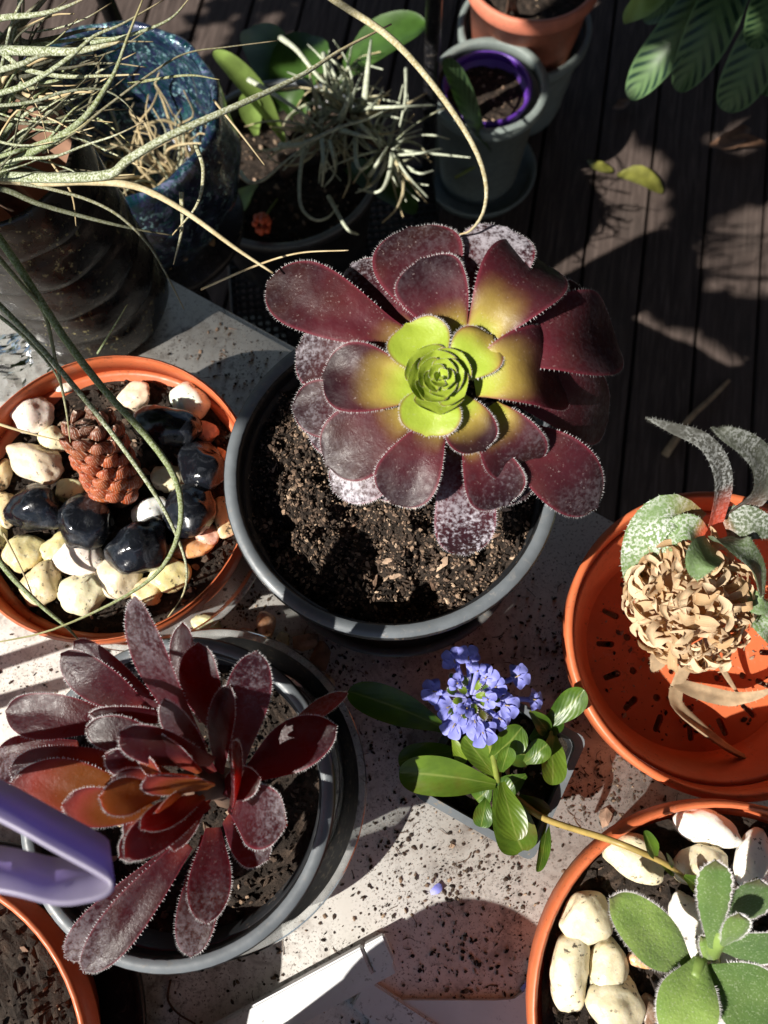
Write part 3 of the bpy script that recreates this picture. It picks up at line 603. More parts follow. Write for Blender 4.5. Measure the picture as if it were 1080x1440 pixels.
for i, (x, y, w, h, a, l, k) in enumerate([(993, 1165, 88, 46, 18, 'oblong white pebble under the terracotta rim', 'w'), (890, 1208, 80, 58, 22, 'cream pebble under the yellow runner', 'c'), (985, 1214, 72, 56, -20, 'cream pebble beside the runner tip', 'c'), (1062, 1212, 48, 78, 12, 'white pebble speckled with soil beyond the fuzzy leaves', 'w'), (967, 1297, 46, 88, -10, 'white pebble between two fuzzy leaves', 'w'),
        (825, 1290, 74, 60, -15, 'three cornered cream pebble specked with soil', 'c'), (800, 1366, 58, 96, 8, 'tall cream pebble against the terracotta wall', 'c'), (855, 1360, 50, 72, 14, 'small egg shaped cream pebble next to the tall one', 'c'), (866, 1416, 74, 78, 25, 'broad cream pebble with a dry rootlet on it', 'c'), (1040, 1358, 92, 50, 28, 'cream pebble under the shaded fuzzy leaf', 'c'), (905, 1346, 44, 32, 10, 'small tan pebble under the big fuzzy leaf', 'o'), (1000, 1432, 42, 62, 0, 'white pebble under the lower fuzzy leaves', 'w'), (912, 1420, 34, 34, 0, 'small brown round pebble', 'n')]):
    put_pebble('pebble', x, y, w, h, a, .704, M['pebble'], {'w': WHITE, 'c': (.72, .63, .42), 'o': ORG, 'n': (.2, .11, .06)}[k], l, 'pebble', G2, 200 + i)
G3 = 'small pebbles lying on the table'
for i, (x, y, w, h, a, l, c) in enumerate([(292, 880, 46, 26, 20, 'pale green pebble on the table behind the clear saucer', (.5, .5, .26)), (347, 898, 34, 26, 10, 'salmon pebble on the table by the clear saucer rim', (.7, .36, .22)), (374, 880, 28, 36, -15, 'orange brown pebble on the table by the clear saucer rim', (.6, .28, .14)), (396, 912, 20, 46, 8, 'narrow greenish pebble on the table by the clear saucer rim', (.5, .5, .3)), (424, 952, 52, 26, 25, 'pink tinged pebble on the table by the clear saucer rim', (.6, .36, .28)), (458, 962, 26, 26, 0, 'small yellowish pebble on the table by the clear saucer rim', (.6, .5, .3))]):
    put_pebble('pebble', x, y, w, h, a, TZ, M['pebble'], c, l, 'pebble', G3, 400 + i, sink=.05)
for i, (x, y, s, l) in enumerate([(430, 902, .012, 'bark chip with angular edges on the table beside the large black pot'), (452, 922, .013, 'flat brown bark chip beside the clear saucer'), (408, 935, .008, 'small bark chip beside the narrow greenish pebble'), (850, 1150, .008, 'reddish bark chip by the terracotta rim'), (800, 1080, .007, 'tan chip beside the square pot'), (905, 890, .006, 'dark chip next to the slotted pot')]):
    mb = MB(); p = at(x, y, TZ + s * .3); vs, fs = CH[i]; rot = Matrix.Rotation(i * 1.3, 3, 'Z'); mb.add([p + rot @ V((q[0] * s, q[1] * s * .65, q[2] * s * .32)) for q in vs], [tuple(int(t) for t in f) for f in fs])
    tag(mb.build('bark_chip', M['bark' if i % 2 else 'bark2'], smooth=False, origin=p), l, 'bark chip', 'bark chips lying on the table')

# fibres and root bits strewn with the soil
mb = MB()
for i in range(150):
    a = random.choice(spots); c = at(a[0], a[1], TZ); x, y = random.gauss(c.x, a[2] * .8), random.gauss(c.y, a[2] * .8)
    if not on_table(x, y): continue
    d = random.uniform(0, 6.28); P = [V((x, y, TZ + .0006))]
    for k in range(3): d += random.uniform(-.7, .7); l = random.uniform(.001, .0045); P.append(P[-1] + V((math.cos(d) * l, math.sin(d) * l, random.uniform(-.0002, .0004))))
    tube(mb, P, random.uniform(.0002, .0005), .00015, 6, 4)
o = mb.build('root_fibres', M['stem']); o['kind'] = 'stuff'; o['label'] = 'brown root fibres strewn among the soil crumbs on the table'; o['category'] = 'fibres'
# ================================================================== green centred rosette in the black pot
def ray(px, py): return c2w @ Vector((px - 540, py - 720, FPX))
def onplane(px, py, O, A, h):
    d = ray(px, py); return CAM + d * ((O + A * h - CAM).dot(A) / d.dot(A))
O1 = at(618, 537, .842); A1 = ((CAM - O1).normalized() * .55 + V((0, 0, 1)) * .45).normalized()
ros = thing('succulent_rosette', 'broad maroon succulent rosette with bright green centre in the large black pot', 'succulent', (CB[0], CB[1], .731))
def rleaf(b, t, w, hb, ht, gr=0, bl=.0, bend=.06, cup=.22, um=.68, cil=46, th=.0034, rad=.0, curl=0, tq=2.2, b0=.36, mat='aeo'):
    B = onplane(b[0], b[1], O1, A1, hb); T = onplane(t[0], t[1], O1, A1, ht); d = T - B
    up = (A1 + d.normalized() * rad).normalized(); mb = MB()
    leaf_mesh(mb, arch(B, T, A1, bend, curl), w * pxm(B.lerp(T, .6)), up, cup, th, um, b0, tq, .0012, cil, .00125, nu=20, nv=10)
    o = mb.build('leaf', [M[mat], M['hair']], ros); o.color = (gr, bl, random.random(), 1); return o
for a in [((560, 475), (378, 398), 98, -.012, -.018, .0, .05, .03, .12), ((575, 470), (497, 372), 76, -.02, -.03, 0, .45, .03, .1), ((612, 452), (576, 322), 122, -.012, -.008, .0, .08, .08, .14), ((660, 455), (712, 322), 112, -.014, -.016, 0, .9, .12, .12),
          ((705, 500), (866, 482), 118, -.014, -.060, .0, .12, .28, .2), ((715, 545), (853, 592), 104, -.024, -.066, 0, .08, .2, .12), ((700, 600), (838, 712), 94, -.022, -.038, .0, .1, .1, .1), ((640, 620), (655, 779), 88, -.026, -.044, 0, 1.25, .12, .1),
          ((555, 520), (419, 492), 100, -.024, -.034, .0, .4, .04, .12), ((570, 575), (413, 572), 80, -.024, -.03, 0, .25, .04, .15), ((585, 610), (470, 690), 84, -.03, -.042, 0, .9, .05, .1), ((705, 470), (826, 420), 84, -.024, -.034, 0, .1, .04, .1),
          ((570, 585), (432, 600), 86, -.034, -.05, 0, .6, .04, .1), ((680, 620), (738, 700), 80, -.03, -.03, 0, .3, .05, .2), ((600, 620), (520, 690), 76, -.034, -.044, 0, .5, .05, .1)]: rleaf(*a)
for a in [((592, 545), (456, 528), 98, -.004, -.006, .5, .0, .05, .2), ((640, 470), (592, 367), 100, -.004, .0, .22, .05, .06, .2), ((672, 480), (762, 370), 112, -.006, -.034, .3, .06, .34, .22), ((668, 535), (793, 530), 118, -.004, -.042, .4, .04, .36, .18),
          ((685, 575), (735, 664), 92, -.010, -.026, .36, .15, .22, .22), ((617, 595), (552, 706), 86, -.008, -.014, .16, .08, .08, .2), ((580, 575), (460, 652), 104, -.010, -.016, .2, .1, .05, .15), ((662, 620), (712, 708), 86, -.018, -.022, .1, .2, .08, .25)]: rleaf(*a, cil=52)
for a in [((610, 522), (572, 458), 88, -.001, .003, 1.3, 0, .1, .3), ((638, 530), (690, 474), 74, -.001, .002, .95, 0, .1, .3), ((612, 550), (600, 611), 88, -.001, .001, 1.25, 0, .12, .3), ((640, 560), (678, 632), 72, -.002, -.004, .6, 0, .1, .25)]: rleaf(*a, cil=40, um=.6)
dx = (V((1, 0, 0)) - A1 * A1.x).normalized(); dy = A1.cross(dx)
for i in range(18):
    f = i / 17; an = i * R(137.5) + 2.2; r = .0165 * (1 - f) ** .9 + .002; d = dx * math.cos(an) + dy * math.sin(an); h = .0035 + .0105 * f
    B = O1 + d * (r * .12) + A1 * (h - .0025); T = O1 + d * r + A1 * (h + .0015 + .12 * r); mb = MB()
    leaf_mesh(mb, [B, O1 + d * (r * .6) + A1 * (h - .0012), T], r * 1.35, A1, .34, .0013, .58, .6, 2.2, .0003, 22, .0006, nu=16, nv=10)
    o = mb.build('leaf', [M['aeo'], M['hair']], ros); o.color = (1.6, 0, .5, 1)
mb = MB(); tube(mb, [V((CB[0] + .004, CB[1] - .004, .724)), V((CB[0] + .012, CB[1] + .01, .77)), O1 - A1 * .045, O1 - A1 * .004], .0095, .008, 14, 10); mb.build('stem', M['stem'], ros)
# ================================================================== upright dark rosette in the grey pot
ros2 = thing('dark_succulent', 'upright dark purple succulent with red and amber inner leaves in the grey rimmed pot', 'succulent', (CBL[0], CBL[1], .705))
A2 = V((-.45, -.02, .9)).normalized()
def dleaf(b, t, w, zb, zt, gr=0, bl=0, bend=.05, cup=.2, up=None, um=.62, tq=2.0, cil=46, th=.0028, twist=0, b0=.3):
    B = at(b[0], b[1], zb); T = at(t[0], t[1], zt); u = (V(up) if up is not None else A2).normalized(); mb = MB()
    leaf_mesh(mb, arch(B, T, u, bend), w * pxm(B.lerp(T, .6)), u, cup, th, um, b0, tq, .0010, cil, .0012, nu=18, nv=8, twist=twist)
    o = mb.build('leaf', [M['aeo_b'], M['hair']], ros2); o.color = (gr, bl, random.random(), 1); return o
Z = (0, 0, 1)
for a, k in [(((286, 1050), (190, 841), 66, .800, .842), dict(bl=.75, bend=.05)), (((286, 1015), (257, 878), 48, .785, .80), dict(bl=.1)), (((308, 1035), (279, 906), 62, .79, .82), dict(bl=.35, up=(-.3, .1, .9), twist=.3)), (((335, 1075), (360, 918), 64, .785, .825), dict(bl=.9, up=(.25, .1, .9))),
             (((370, 1085), (487, 976), 40, .765, .775), dict(bl=.5, up=(-.3, .5, .6))), (((345, 1095), (471, 1022), 68, .77, .79), dict(bl=.12, up=(.0, .1, 1))), (((325, 1140), (327, 1045), 46, .80, .835), dict(bl=.6, up=(1, .05, .32))), (((325, 1130), (401, 1160), 84, .775, .80), dict(bl=.8, up=(.2, -.1, .9))),
             (((320, 1150), (376, 1207), 62, .76, .775), dict(bl=.5, up=(.2, -.2, .9))), (((300, 1165), (290, 1297), 58, .775, .79), dict(bl=.5, up=(.05, -.3, .9), b0=.4)), (((292, 1175), (268, 1343), 58, .755, .762), dict(bl=.65, up=(.05, -.3, .9))), (((262, 1185), (118, 1363), 58, .77, .765), dict(bl=.6, up=(-.2, -.3, .8), b0=.42)),
             (((250, 1190), (95, 1346), 58, .755, .75), dict(bl=.75, up=(-.2, -.3, .8))), (((210, 1000), (88, 920), 62, .785, .80), dict(bl=.25)), (((240, 1010), (106, 903), 54, .77, .78), dict(bl=.1)), (((170, 1015), (10, 1000), 64, .775, .775), dict(bl=.12)), (((110, 1050), (-8, 1078), 62, .765, .76), dict(bl=.7)),
             (((260, 1010), (128, 1004), 24, .80, .81), dict(bl=.0)), (((250, 1050), (123, 1024), 50, .805, .81), dict(gr=.1)), (((225, 1085), (16, 1082), 66, .80, .80), dict(gr=.55)), (((190, 1112), (18, 1102), 70, .805, .815), dict(gr=.9, bend=.02)), (((215, 1140), (90, 1132), 56, .81, .825), dict(gr=.95)),
             (((235, 1160), (170, 1205), 44, .80, .81), dict(gr=.2)), (((225, 1150), (176, 1178), 40, .805, .81), dict(gr=.8)), (((292, 1132), (178, 1205), 58, .812, .838), dict(gr=.0, bend=.08)), (((298, 1070), (171, 1030), 62, .82, .85), dict(gr=.12, bend=.1)), (((296, 1105), (209, 1092), 68, .825, .856), dict(gr=.85, bend=.14, um=.5)),
             (((225, 1116), (142, 1121), 52, .825, .845), dict(gr=1.3, bend=.12, um=.5)), (((236, 1112), (205, 1060), 40, .82, .84), dict(gr=1.0)), (((258, 1112), (222, 1140), 30, .83, .85), dict(gr=1.2)), (((236, 1090), (150, 1062), 44, .815, .83), dict(gr=.5)), (((300, 1085), (232, 985), 50, .81, .83), dict(bl=.2)), (((310, 1085), (322, 965), 48, .80, .82), dict(bl=.25)), (((292, 1125), (246, 1195), 46, .80, .82), dict(gr=.1)), (((312, 1110), (365, 1095), 44, .79, .815), dict(bl=.15)), (((280, 1085), (215, 1030), 44, .825, .845), dict(gr=.3)), (((262, 1105), (160, 1095), 40, .815, .83), dict(gr=.7)), (((285, 1120), (200, 1165), 44, .815, .84), dict(gr=.35))]: dleaf(*a, **k)
mb = MB(); tube(mb, [V((CBL[0] + .02, CBL[1] - .004, .70)), at(318, 1105, .75), at(300, 1100, .79), at(262, 1108, .815)], .009, .0085, 14, 10); mb.build('stem', M['stem'], ros2)
# ================================================================== red column succulent
b0_, t0_ = at(172, 700, .682), at(112, 572, .752); ax = (t0_ - b0_).normalized()
haw = thing('column_succulent', 'brick red column of overlapping pointed leaves with pale ridges among the stones', 'succulent', tuple(b0_))
mb = MB(); tube(mb, [b0_ - ax * .002, t0_ - ax * .012], .009, .008, 6, 8); mb.build('stem', M['stem'], haw)
sx_ = ax.cross(V((0, 0, 1))).normalized() if ax.cross(V((0, 0, 1))).length > .01 else V((1, 0, 0)); sy_ = ax.cross(sx_)
HL = (t0_ - b0_).length
for i in range(64):
    f = i / 63; an = i * R(137.5) + .6; d = sx_ * math.cos(an) + sy_ * math.sin(an); wd = .0168 * (1 - .22 * f) * random.uniform(.92, 1.08); k = 1 if f < .85 else 1 - (f - .85) * 4.2
    B = b0_ + ax * (HL * (.02 + f * .80)) + d * (.0065 * k); l = .0185 * (1 - .3 * f) * random.uniform(.93, 1.07)
    T = B + d * (.0125 * k) + ax * (l * .62); mid = B.lerp(T, .5) + d * .0036 - ax * .0006; mb = MB()
    leaf_mesh(mb, [B, mid, T - d * .0012 * 1, T + ax * .002 - d * .0018], wd, ax - d * .55, .35, .0052, .36, .8, 1.5, .0006, nu=10, nv=8, ptip=.75)
    o = mb.build('leaf', M['hawo'], haw); o.color = (min(1, max(0, (f - .55) * 2)), 0, 0, 1)
# ================================================================== blue flowered plant
aju = thing('flowering_plant', 'small plant with blue lipped flowers and glossy green leaves in the square pot', 'flower', (qc.x, qc.y, zq - .012))
cr = at(700, 1098, .672); hd = at(662, 980, .712)
mb = MB(); tube(mb, [V((qc.x, qc.y, zq - .016)), cr, at(690, 1050, .688), at(668, 990, .705)], .0022, .002, 14, 7); mb.build('stem', M['green_stem'], aju)
for b, t, w, zb, zt, ye, bend, up in [((627, 1026), (489, 972), 50, .672, .69, 0, .06, Z), ((697, 1103), (561, 1086), 56, .674, .682, .25, .1, (.0, -.25, 1)), ((645, 1056), (560, 1072), 40, .668, .668, .05, .05, Z), ((706, 1100), (728, 1182), 40, .682, .69, .35, .14, Z), ((700, 1105), (736, 1198), 60, .672, .664, .15, .15, Z),
                          ((777, 1028), (777, 1104), 40, .675, .68, .4, .1, (.35, 0, 1)), ((763, 1022), (822, 970), 36, .672, .69, .05, .04, Z), ((690, 1066), (734, 1022), 44, .684, .70, .1, .12, (.2, -.3, 1)), ((694, 1092), (652, 1036), 34, .676, .69, .3, .08, Z), ((684, 1122), (676, 1163), 28, .668, .666, .0, .15, Z),
                          ((730, 1118), (772, 1144), 22, .666, .668, .0, .1, Z), ((770, 1152), (757, 1226), 22, .664, .655, .1, .1, (.5, 0, 1)), ((636, 1036), (652, 1074), 18, .688, .684, .8, .1, Z), ((738, 1072), (770, 1046), 32, .68, .688, .1, .1, Z), ((740, 1090), (700, 1112), 28, .676, .67, .05, .1, Z), ((705, 1085), (715, 1050), 26, .69, .705, .1, .1, (0, -.5, 1)),
                          ((690, 1105), (670, 1125), 30, .67, .664, .05, .1, Z), ((745, 1040), (790, 1010), 30, .672, .674, 0, .05, Z), ((700, 1060), (748, 1062), 34, .672, .67, .05, .05, Z), ((745, 1000), (770, 1030), 26, .69, .675, .05, .1, Z)]:
    B, T = at(*b, zb), at(*t, zt); mb = MB(); u = V(up).normalized(); leaf_mesh(mb, arch(B, T, V((0, 0, 1)), bend), w * pxm(B), u, .3, .0008, .66, .22, 2.2, 0, nu=16, nv=8, wave=.06)
    o = mb.build('leaf', M['ajuga'], aju); o.color = (ye, 0, 0, 1)
mb = MB(); tube(mb, [cr, at(760, 1147, .672)], .0012, .001, 8, 6); mb.build('stem', M['green_stem'], aju)
def flower(px, py, z, s=1.0):
    p = at(px, py, z); c0 = hd + V((0, 0, -.004)); d = (p - c0); d.normalize(); sid = d.cross(V((0, 0, 1))).normalized(); n = sid.cross(d).normalized()
    mb = MB(); base = p - d * .007 * s; tube(mb, [c0 + d * .003, base + n * .0008, p - d * .003 * s], .0013, .0021, 8, 7, cap=False); fl = mb.build('flower', M['petal'], aju)
    for an, L, W in ((-62, .0080, .0058), (-24, .0105, .0066), (20, .0105, .0066), (60, .0080, .0058)):
        q = Matrix.Rotation(R(an), 3, n) @ d; b = p - d * .004 * s; mb = MB()
        leaf_mesh(mb, [b, b + q * L * .55 * s + n * .0012, b + q * L * s - n * .0006], W * s, n, .25, .0004, .72, .45, 3.2, nu=10, nv=6, wave=.14); mb.build('petal', M['petal'], fl)
    for an in (150, -150):
        q = Matrix.Rotation(R(an), 3, n) @ d; b = p - d * .004 * s; mb = MB(); leaf_mesh(mb, [b, b + n * .002 * s + q * .0005, b + n * .0038 * s + q * .002], .0024 * s, d, .2, .0004, .6, .5, 2, nu=6, nv=4); mb.build('petal', M['petal'], fl)
    mb = MB(); tube(mb, [p - d * .004 * s + n * .001, p + n * .003 * s], .0003, .0004, 3, 5); mb.build('stamen', M['stolon'], fl)
for px, py, z, s in [(637, 926, .716, 1.05), (658, 921, .72, 1), (607, 972, .713, 1.05), (686, 949, .719, 1), (730, 950, .708, 1.05), (627, 996, .711, 1.05), (637, 1022, .704, 1.15), (679, 1032, .708, 1.25), (716, 993, .708, 1.05), (704, 1012, .704, .95), (752, 984, .694, .9), (648, 1008, .712, .8), (672, 940, .724, .7), (640, 958, .722, .75), (690, 985, .722, .75), (655, 1000, .720, .75), (668, 1018, .712, .9), (700, 965, .716, .85)]: flower(px, py, z, s)
for i in range(16):
    an = i * R(137.5); r = .003 + .0007 * i; p = hd + V((math.cos(an) * r, math.sin(an) * r, .004 - .0006 * i)); q = p + V((math.cos(an) * .006, math.sin(an) * .006, .004)); mb = MB()
    leaf_mesh(mb, [p, p.lerp(q, .5) + V((0, 0, .001)), q], .0042, V((0, 0, 1)), .4, .0006, .5, .5, 1.8, nu=6, nv=4, cilia=8, clen=.0012, hmi=1); o = mb.build('bract', [M['ajuga'], M['hair']], aju); o.color = (.75 if i < 7 else .1, 0, 0, 1)
# runner reaching over to the next pot
run = thing('plant_runner', 'yellow runner stretching from the flowered plant over the terracotta rim', 'runner', tuple(at(726, 1124, .672)))
rp = [at(724, 1122, .672), at(768, 1152, .682), at(860, 1182, .728), at(925, 1209, .73), at(952, 1226, .724), at(985, 1252, .714)]
mb = MB(); tube(mb, rp, .0022, .0014, 30, 8); mb.build('stem', M['stolon'], run)
for b, t, w in [((922, 1207), (906, 1168), 22), ((926, 1210), (948, 1230), 14), ((944, 1220), (938, 1200), 12), ((962, 1232), (988, 1256), 24)]:
    B, T = at(*b, .73), at(*t, .738 if t[1] < 1200 else .72); mb = MB(); leaf_mesh(mb, arch(B, T, V((0, 0, 1)), .1), w * pxm(B), V((.3, 0, 1)), .4, .0007, .5, .3, 1.8, nu=10, nv=6); o = mb.build('leaf', M['ajuga'], run); o.color = (.15, 0, 0, 1)
# ================================================================== fuzzy plant
fuz = thing('fuzzy_plant', 'fuzzy green plant with toothed leaf tips among cream pebbles', 'succulent', tuple(at(1005, 1345, .70)))
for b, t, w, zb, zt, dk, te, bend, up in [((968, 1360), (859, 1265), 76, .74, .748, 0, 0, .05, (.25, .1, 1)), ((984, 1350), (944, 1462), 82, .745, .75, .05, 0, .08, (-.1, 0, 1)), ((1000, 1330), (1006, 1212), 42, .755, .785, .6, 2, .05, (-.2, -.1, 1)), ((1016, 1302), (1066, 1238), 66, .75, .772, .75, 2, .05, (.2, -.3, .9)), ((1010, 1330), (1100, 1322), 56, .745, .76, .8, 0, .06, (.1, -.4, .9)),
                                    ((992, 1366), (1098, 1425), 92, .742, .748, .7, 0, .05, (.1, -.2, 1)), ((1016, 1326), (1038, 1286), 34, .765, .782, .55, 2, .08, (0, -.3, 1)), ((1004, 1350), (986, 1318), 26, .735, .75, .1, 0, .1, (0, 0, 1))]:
    B, T = at(*b, zb), at(*t, zt); mb = MB(); u = V(up).normalized()
    leaf_mesh(mb, arch(B, T, u, bend), w * pxm(B), u, .22, .0045, .52 if not te else .72, .25, 2.0 if not te else 3.2, .001, 90, .0016, nu=20, nv=8, teeth=1 if te else 0, tamp=.07)
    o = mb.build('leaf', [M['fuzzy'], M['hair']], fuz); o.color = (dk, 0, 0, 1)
mb = MB(); tube(mb, [at(1004, 1350, .695), at(998, 1346, .725), at(1006, 1326, .752), at(1018, 1312, .765)], .0055, .004, 12, 10); tube(mb, [at(998, 1346, .728), at(982, 1356, .742), at(966, 1361, .742)], .0035, .003, 8, 8); tube(mb, [at(998, 1346, .728), at(985, 1350, .744), at(976, 1374, .748)], .0035, .003, 8, 8); mb.build('stem', M['lime'], fuz)
# ================================================================== dried plant in the slotted pot
dry = thing('dried_plant', 'withered spiny silver plant with a straw coloured flower head lying in the slotted pot', 'plant', tuple(at(985, 850, TZ + .013)))
def spiny(P, W, col, cup=.35, up=Z, th=.003, tip=1.7, teeth=34, um=.25, b0=.85, nu=26, mat='silver', tw=0):
    S = [at(*p) for p in P]; mb = MB(); leaf_mesh(mb, S, W * pxm(S[0]), V(up).normalized(), cup, th, um, b0, tip, 0, teeth, .0015, nu=nu, nv=8, ptip=.8, twist=tw)
    o = mb.build('spiny_leaf' if mat == 'silver' else 'withered_leaf', [M[mat], M['silver' if mat == 'silver' else mat]], dry); o.color = col; return o
spiny([(978, 742, .70), (945, 722, .712), (915, 745, .706), (901, 790, .69), (905, 832, .675), (914, 856, .665)], 54, (.1, .8, .25, 1), up=(-.3, .1, 1), um=.4)
spiny([(1004, 735, .72), (1012, 690, .742), (1006, 652, .757), (985, 622, .765), (945, 604, .765), (908, 588, .762)], 30, (.95, .5, .8, 1), up=(.2, -.4, 1))
spiny([(1030, 722, .715), (1066, 690, .735), (1066, 652, .75), (1046, 628, .762), (1018, 612, .768), (1000, 602, .764)], 40, (.9, .3, .1, 1), up=(.3, -.5, .8))
spiny([(1020, 740, .71), (1055, 735, .72), (1100, 750, .715)], 54, (.7, .5, .2, 1), up=(0, -.3, 1))
spiny([(1010, 760, .715), (1040, 770, .73), (1065, 800, .72), (1072, 850, .70)], 46, (.5, .35, .0, 1), up=(.3, .2, 1))
spiny([(985, 760, .71), (965, 745, .718), (940, 760, .71), (930, 800, .695)], 40, (.05, .6, .9, 1), up=(-.2, .2, 1))
spiny([(1000, 770, .715), (985, 790, .735), (980, 815, .732)], 46, (.15, .5, .3, 1), um=.3)
spiny([(1055, 860, .69), (1075, 880, .70), (1090, 910, .68)], 34, (0, .5, 0, 1)); spiny([(1040, 830, .70), (1065, 850, .705), (1085, 850, .7)], 30, (.0, .3, 0, 1))
spiny([(1000, 900, .66), (975, 920, .64), (958, 955, .625), (950, 975, .619), (962, 985, .62)], 20, (0, 0, 0, 1), mat='withered', teeth=10)
spiny([(950, 962, .622), (985, 972, .632), (1030, 980, .636), (1060, 976, .65), (1098, 964, .66)], 22, (0, 0, 0, 1), mat='withered', teeth=14, up=(0, .5, 1), tw=.8)
spiny([(950, 968, .622), (952, 992, .624), (985, 1022, .630), (1025, 1052, .628), (1062, 1070, .622), (1100, 1078, .62)], 22, (0, 0, 0, 1), mat='withered', teeth=14, up=(.2, .4, 1), tw=-.9)
spiny([(935, 905, .63), (925, 930, .62), (915, 945, .619)], 26, (0, 0, 0, 1), mat='withered', teeth=8)
spiny([(1000, 905, .655), (1020, 945, .64), (1045, 985, .63)], 10, (0, 0, 0, 1), mat='withered', teeth=0)
# straw flower head: dry bracts round a core
hc = at(966, 846, .694); ha = (V((-.25, -.25, .9))).normalized()
me_ = pebble_mesh(.026, .030, .021, 77); me_.materials.append(M['straw']); hcore = bpy.data.objects.new('flower_core', me_); COL.objects.link(hcore); hcore.parent = dry; hcore.location = hc - wloc(dry)
bmesh_list = []
for k in range(5):
    mb = MB(); L = 1; leaf_mesh(mb, [V((0, 0, 0)), V((.45, 0, .10 + .05 * k)), V((.8, 0, .08 + .12 * (k % 3))), V((1, .12 * (k - 2), -.12 + .16 * (k % 3)))], .30, V((0, 0, 1)), .7, .012, .38, .3, 1.25, nu=9, nv=4, wave=.4)
    o = mb.build('dry_bract', M['straw']); bmesh_list.append(o.data); bpy.data.objects.remove(o)
for i in range(298):
    f = i / 298; th_ = math.acos(1 - 1.25 * f); ph = i * 2.39996; d = V((math.sin(th_) * math.cos(ph), math.sin(th_) * math.sin(ph), math.cos(th_)))
    q = ha.to_track_quat('Z', 'Y'); dw = q @ d; p = hc + V((dw.x * .0275, dw.y * .033, dw.z * .0235)); tang = (q @ V((math.cos(ph + random.uniform(-1.2, 1.2)), math.sin(ph + random.uniform(-1.2, 1.2)), 0))); tang = (tang - dw * tang.dot(dw)).normalized() if f > .3 else Vector((random.uniform(-1, 1), random.uniform(-1, 1), random.uniform(-.3, .6))).normalized()
    xdir = (tang * random.uniform(.6, 1) + dw * random.uniform(.15, .65)).normalized(); yd = dw.cross(xdir).normalized(); zd = xdir.cross(yd)
    o = bpy.data.objects.new('dry_bract', random.choice(bmesh_list)); COL.objects.link(o); o.parent = dry; s = random.uniform(.009, .021) * (1 if f < .8 else 1.25)
    mm = Matrix((xdir, yd, zd)).transposed().to_4x4() @ Matrix.Diagonal((s, s * random.uniform(.8, 1.5), s, 1)); mm.translation = p - dw * .002 - wloc(dry); o.matrix_local = mm
# ================================================================== ribbed black vase and teal vase
cv = V((-.232, .39, 0)); vs_ = thing('ribbed_vase', 'ribbed black ceramic vase with speckled glaze and bare clay inside', 'vase', (cv.x, cv.y, TZ))
pr = [(.0005, TZ + .001), (.058, TZ + .001), (.0625, TZ + .004)]; H = .79 - TZ
for b in range(5):
    for k in range(8):
        t = (b + k / 8) / 5; r = .0655 - .004 * t; r += .0022 * math.sin(math.pi * k / 8) ** .6 - (.0016 if k == 0 else 0); pr.append((r, TZ + .004 + t * (H - .007)))
pr += [(.0615, .788), (.0605, .79), (.0585, .7898), (.0572, .787)]
mb = MB(); lathe(mb, cv, pr, 96, ribs=lambda a, t: .0006 * math.sin(9 * a + 20 * t)); mb.build('body', M['vase'], vs_)
mb = MB(); lathe(mb, cv, [(.0573, .7875), (.0565, .74), (.055, .65), (.0005, .645)], 72); mb.build('inner_wall', M['vase_in'], vs_)
ct = V((-.228, .615, 0)); tv = thing('iridescent_vase', 'round teal and violet iridescent glazed vase holding dry roots', 'vase', (ct.x, ct.y, .41))
mb = MB(); pr = [(.0005, .411), (.06, .411), (.075, .418)] + [(.075 + .045 * math.sin(math.pi / 2 * min(1, t * 1.6)) - .006 * max(0, t - .62) / .38, .42 + .158 * t) for t in [i / 18 for i in range(19)]] + [(.1125, .582), (.109, .584), (.105, .582), (.1035, .576)]
lathe(mb, ct, pr, 120, ribs=lambda a, t: .0016 * math.sin(11 * a + 14 * t)); mb.build('body', M['irid'], tv)
mb = MB(); lathe(mb, ct, [(.104, .578), (.108, .55), (.104, .49), (.085, .44), (.0005, .432)], 72); mb.build('inner_wall', M['irid'], tv)
st = thing('plant_stand', 'round black metal pedestal stand under the iridescent vase', 'stand', (ct.x, ct.y, 0)); mb = MB()
lathe(mb, ct, [(.0005, .398), (.1, .398), (.102, .404), (.1, .4105), (.0005, .4105)], 48); mb.build('plate', M['black_metal'], st); mb = MB(); tube(mb, [ct + V((0, 0, .008)), ct + V((0, 0, .4))], .016, .016, 3, 12); mb.build('column', M['black_metal'], st)
mb = MB(); lathe(mb, ct, [(.0005, .001), (.11, .001), (.108, .009), (.0005, .01)], 48); mb.build('foot', M['black_metal'], st)
# dry roots inside the teal vase
mbr = thing('dry_root_clump', 'tangle of dry tan roots and curled leaves in the iridescent vase', 'roots', (ct.x, ct.y, .433)); groups = 90
for i in range(groups):
    a, r = random.uniform(0, 6.28), .085 * math.sqrt(random.random()); p = ct + V((r * math.cos(a), r * math.sin(a), .44 + .05 * random.random())); P = [V((p.x, p.y, .434)), p]
    d = V((random.uniform(-1, 1), random.uniform(-1, 1), random.uniform(.4, 1.6))).normalized()
    for k in range(4):
        p = p + d * random.uniform(.018, .034); d = (d + V((random.uniform(-.9, .9), random.uniform(-.9, .9), random.uniform(-.6, .3)))).normalized()
        q = V((p.x - ct.x, p.y - ct.y)); 
        if q.length > .095: p = V((ct.x + q.x * .095 / q.length, ct.y + q.y * .095 / q.length, p.z))
        P.append(V((p.x, p.y, max(.44, p.z))))
    mb = MB(); tube(mb, P, random.uniform(.0012, .0026), .0006, 18, 6); o = mb.build('root', M['till'], mbr); o.color = (random.choice([.2, .9, 1]), 0, random.choice([0, 0, .3]), 1)
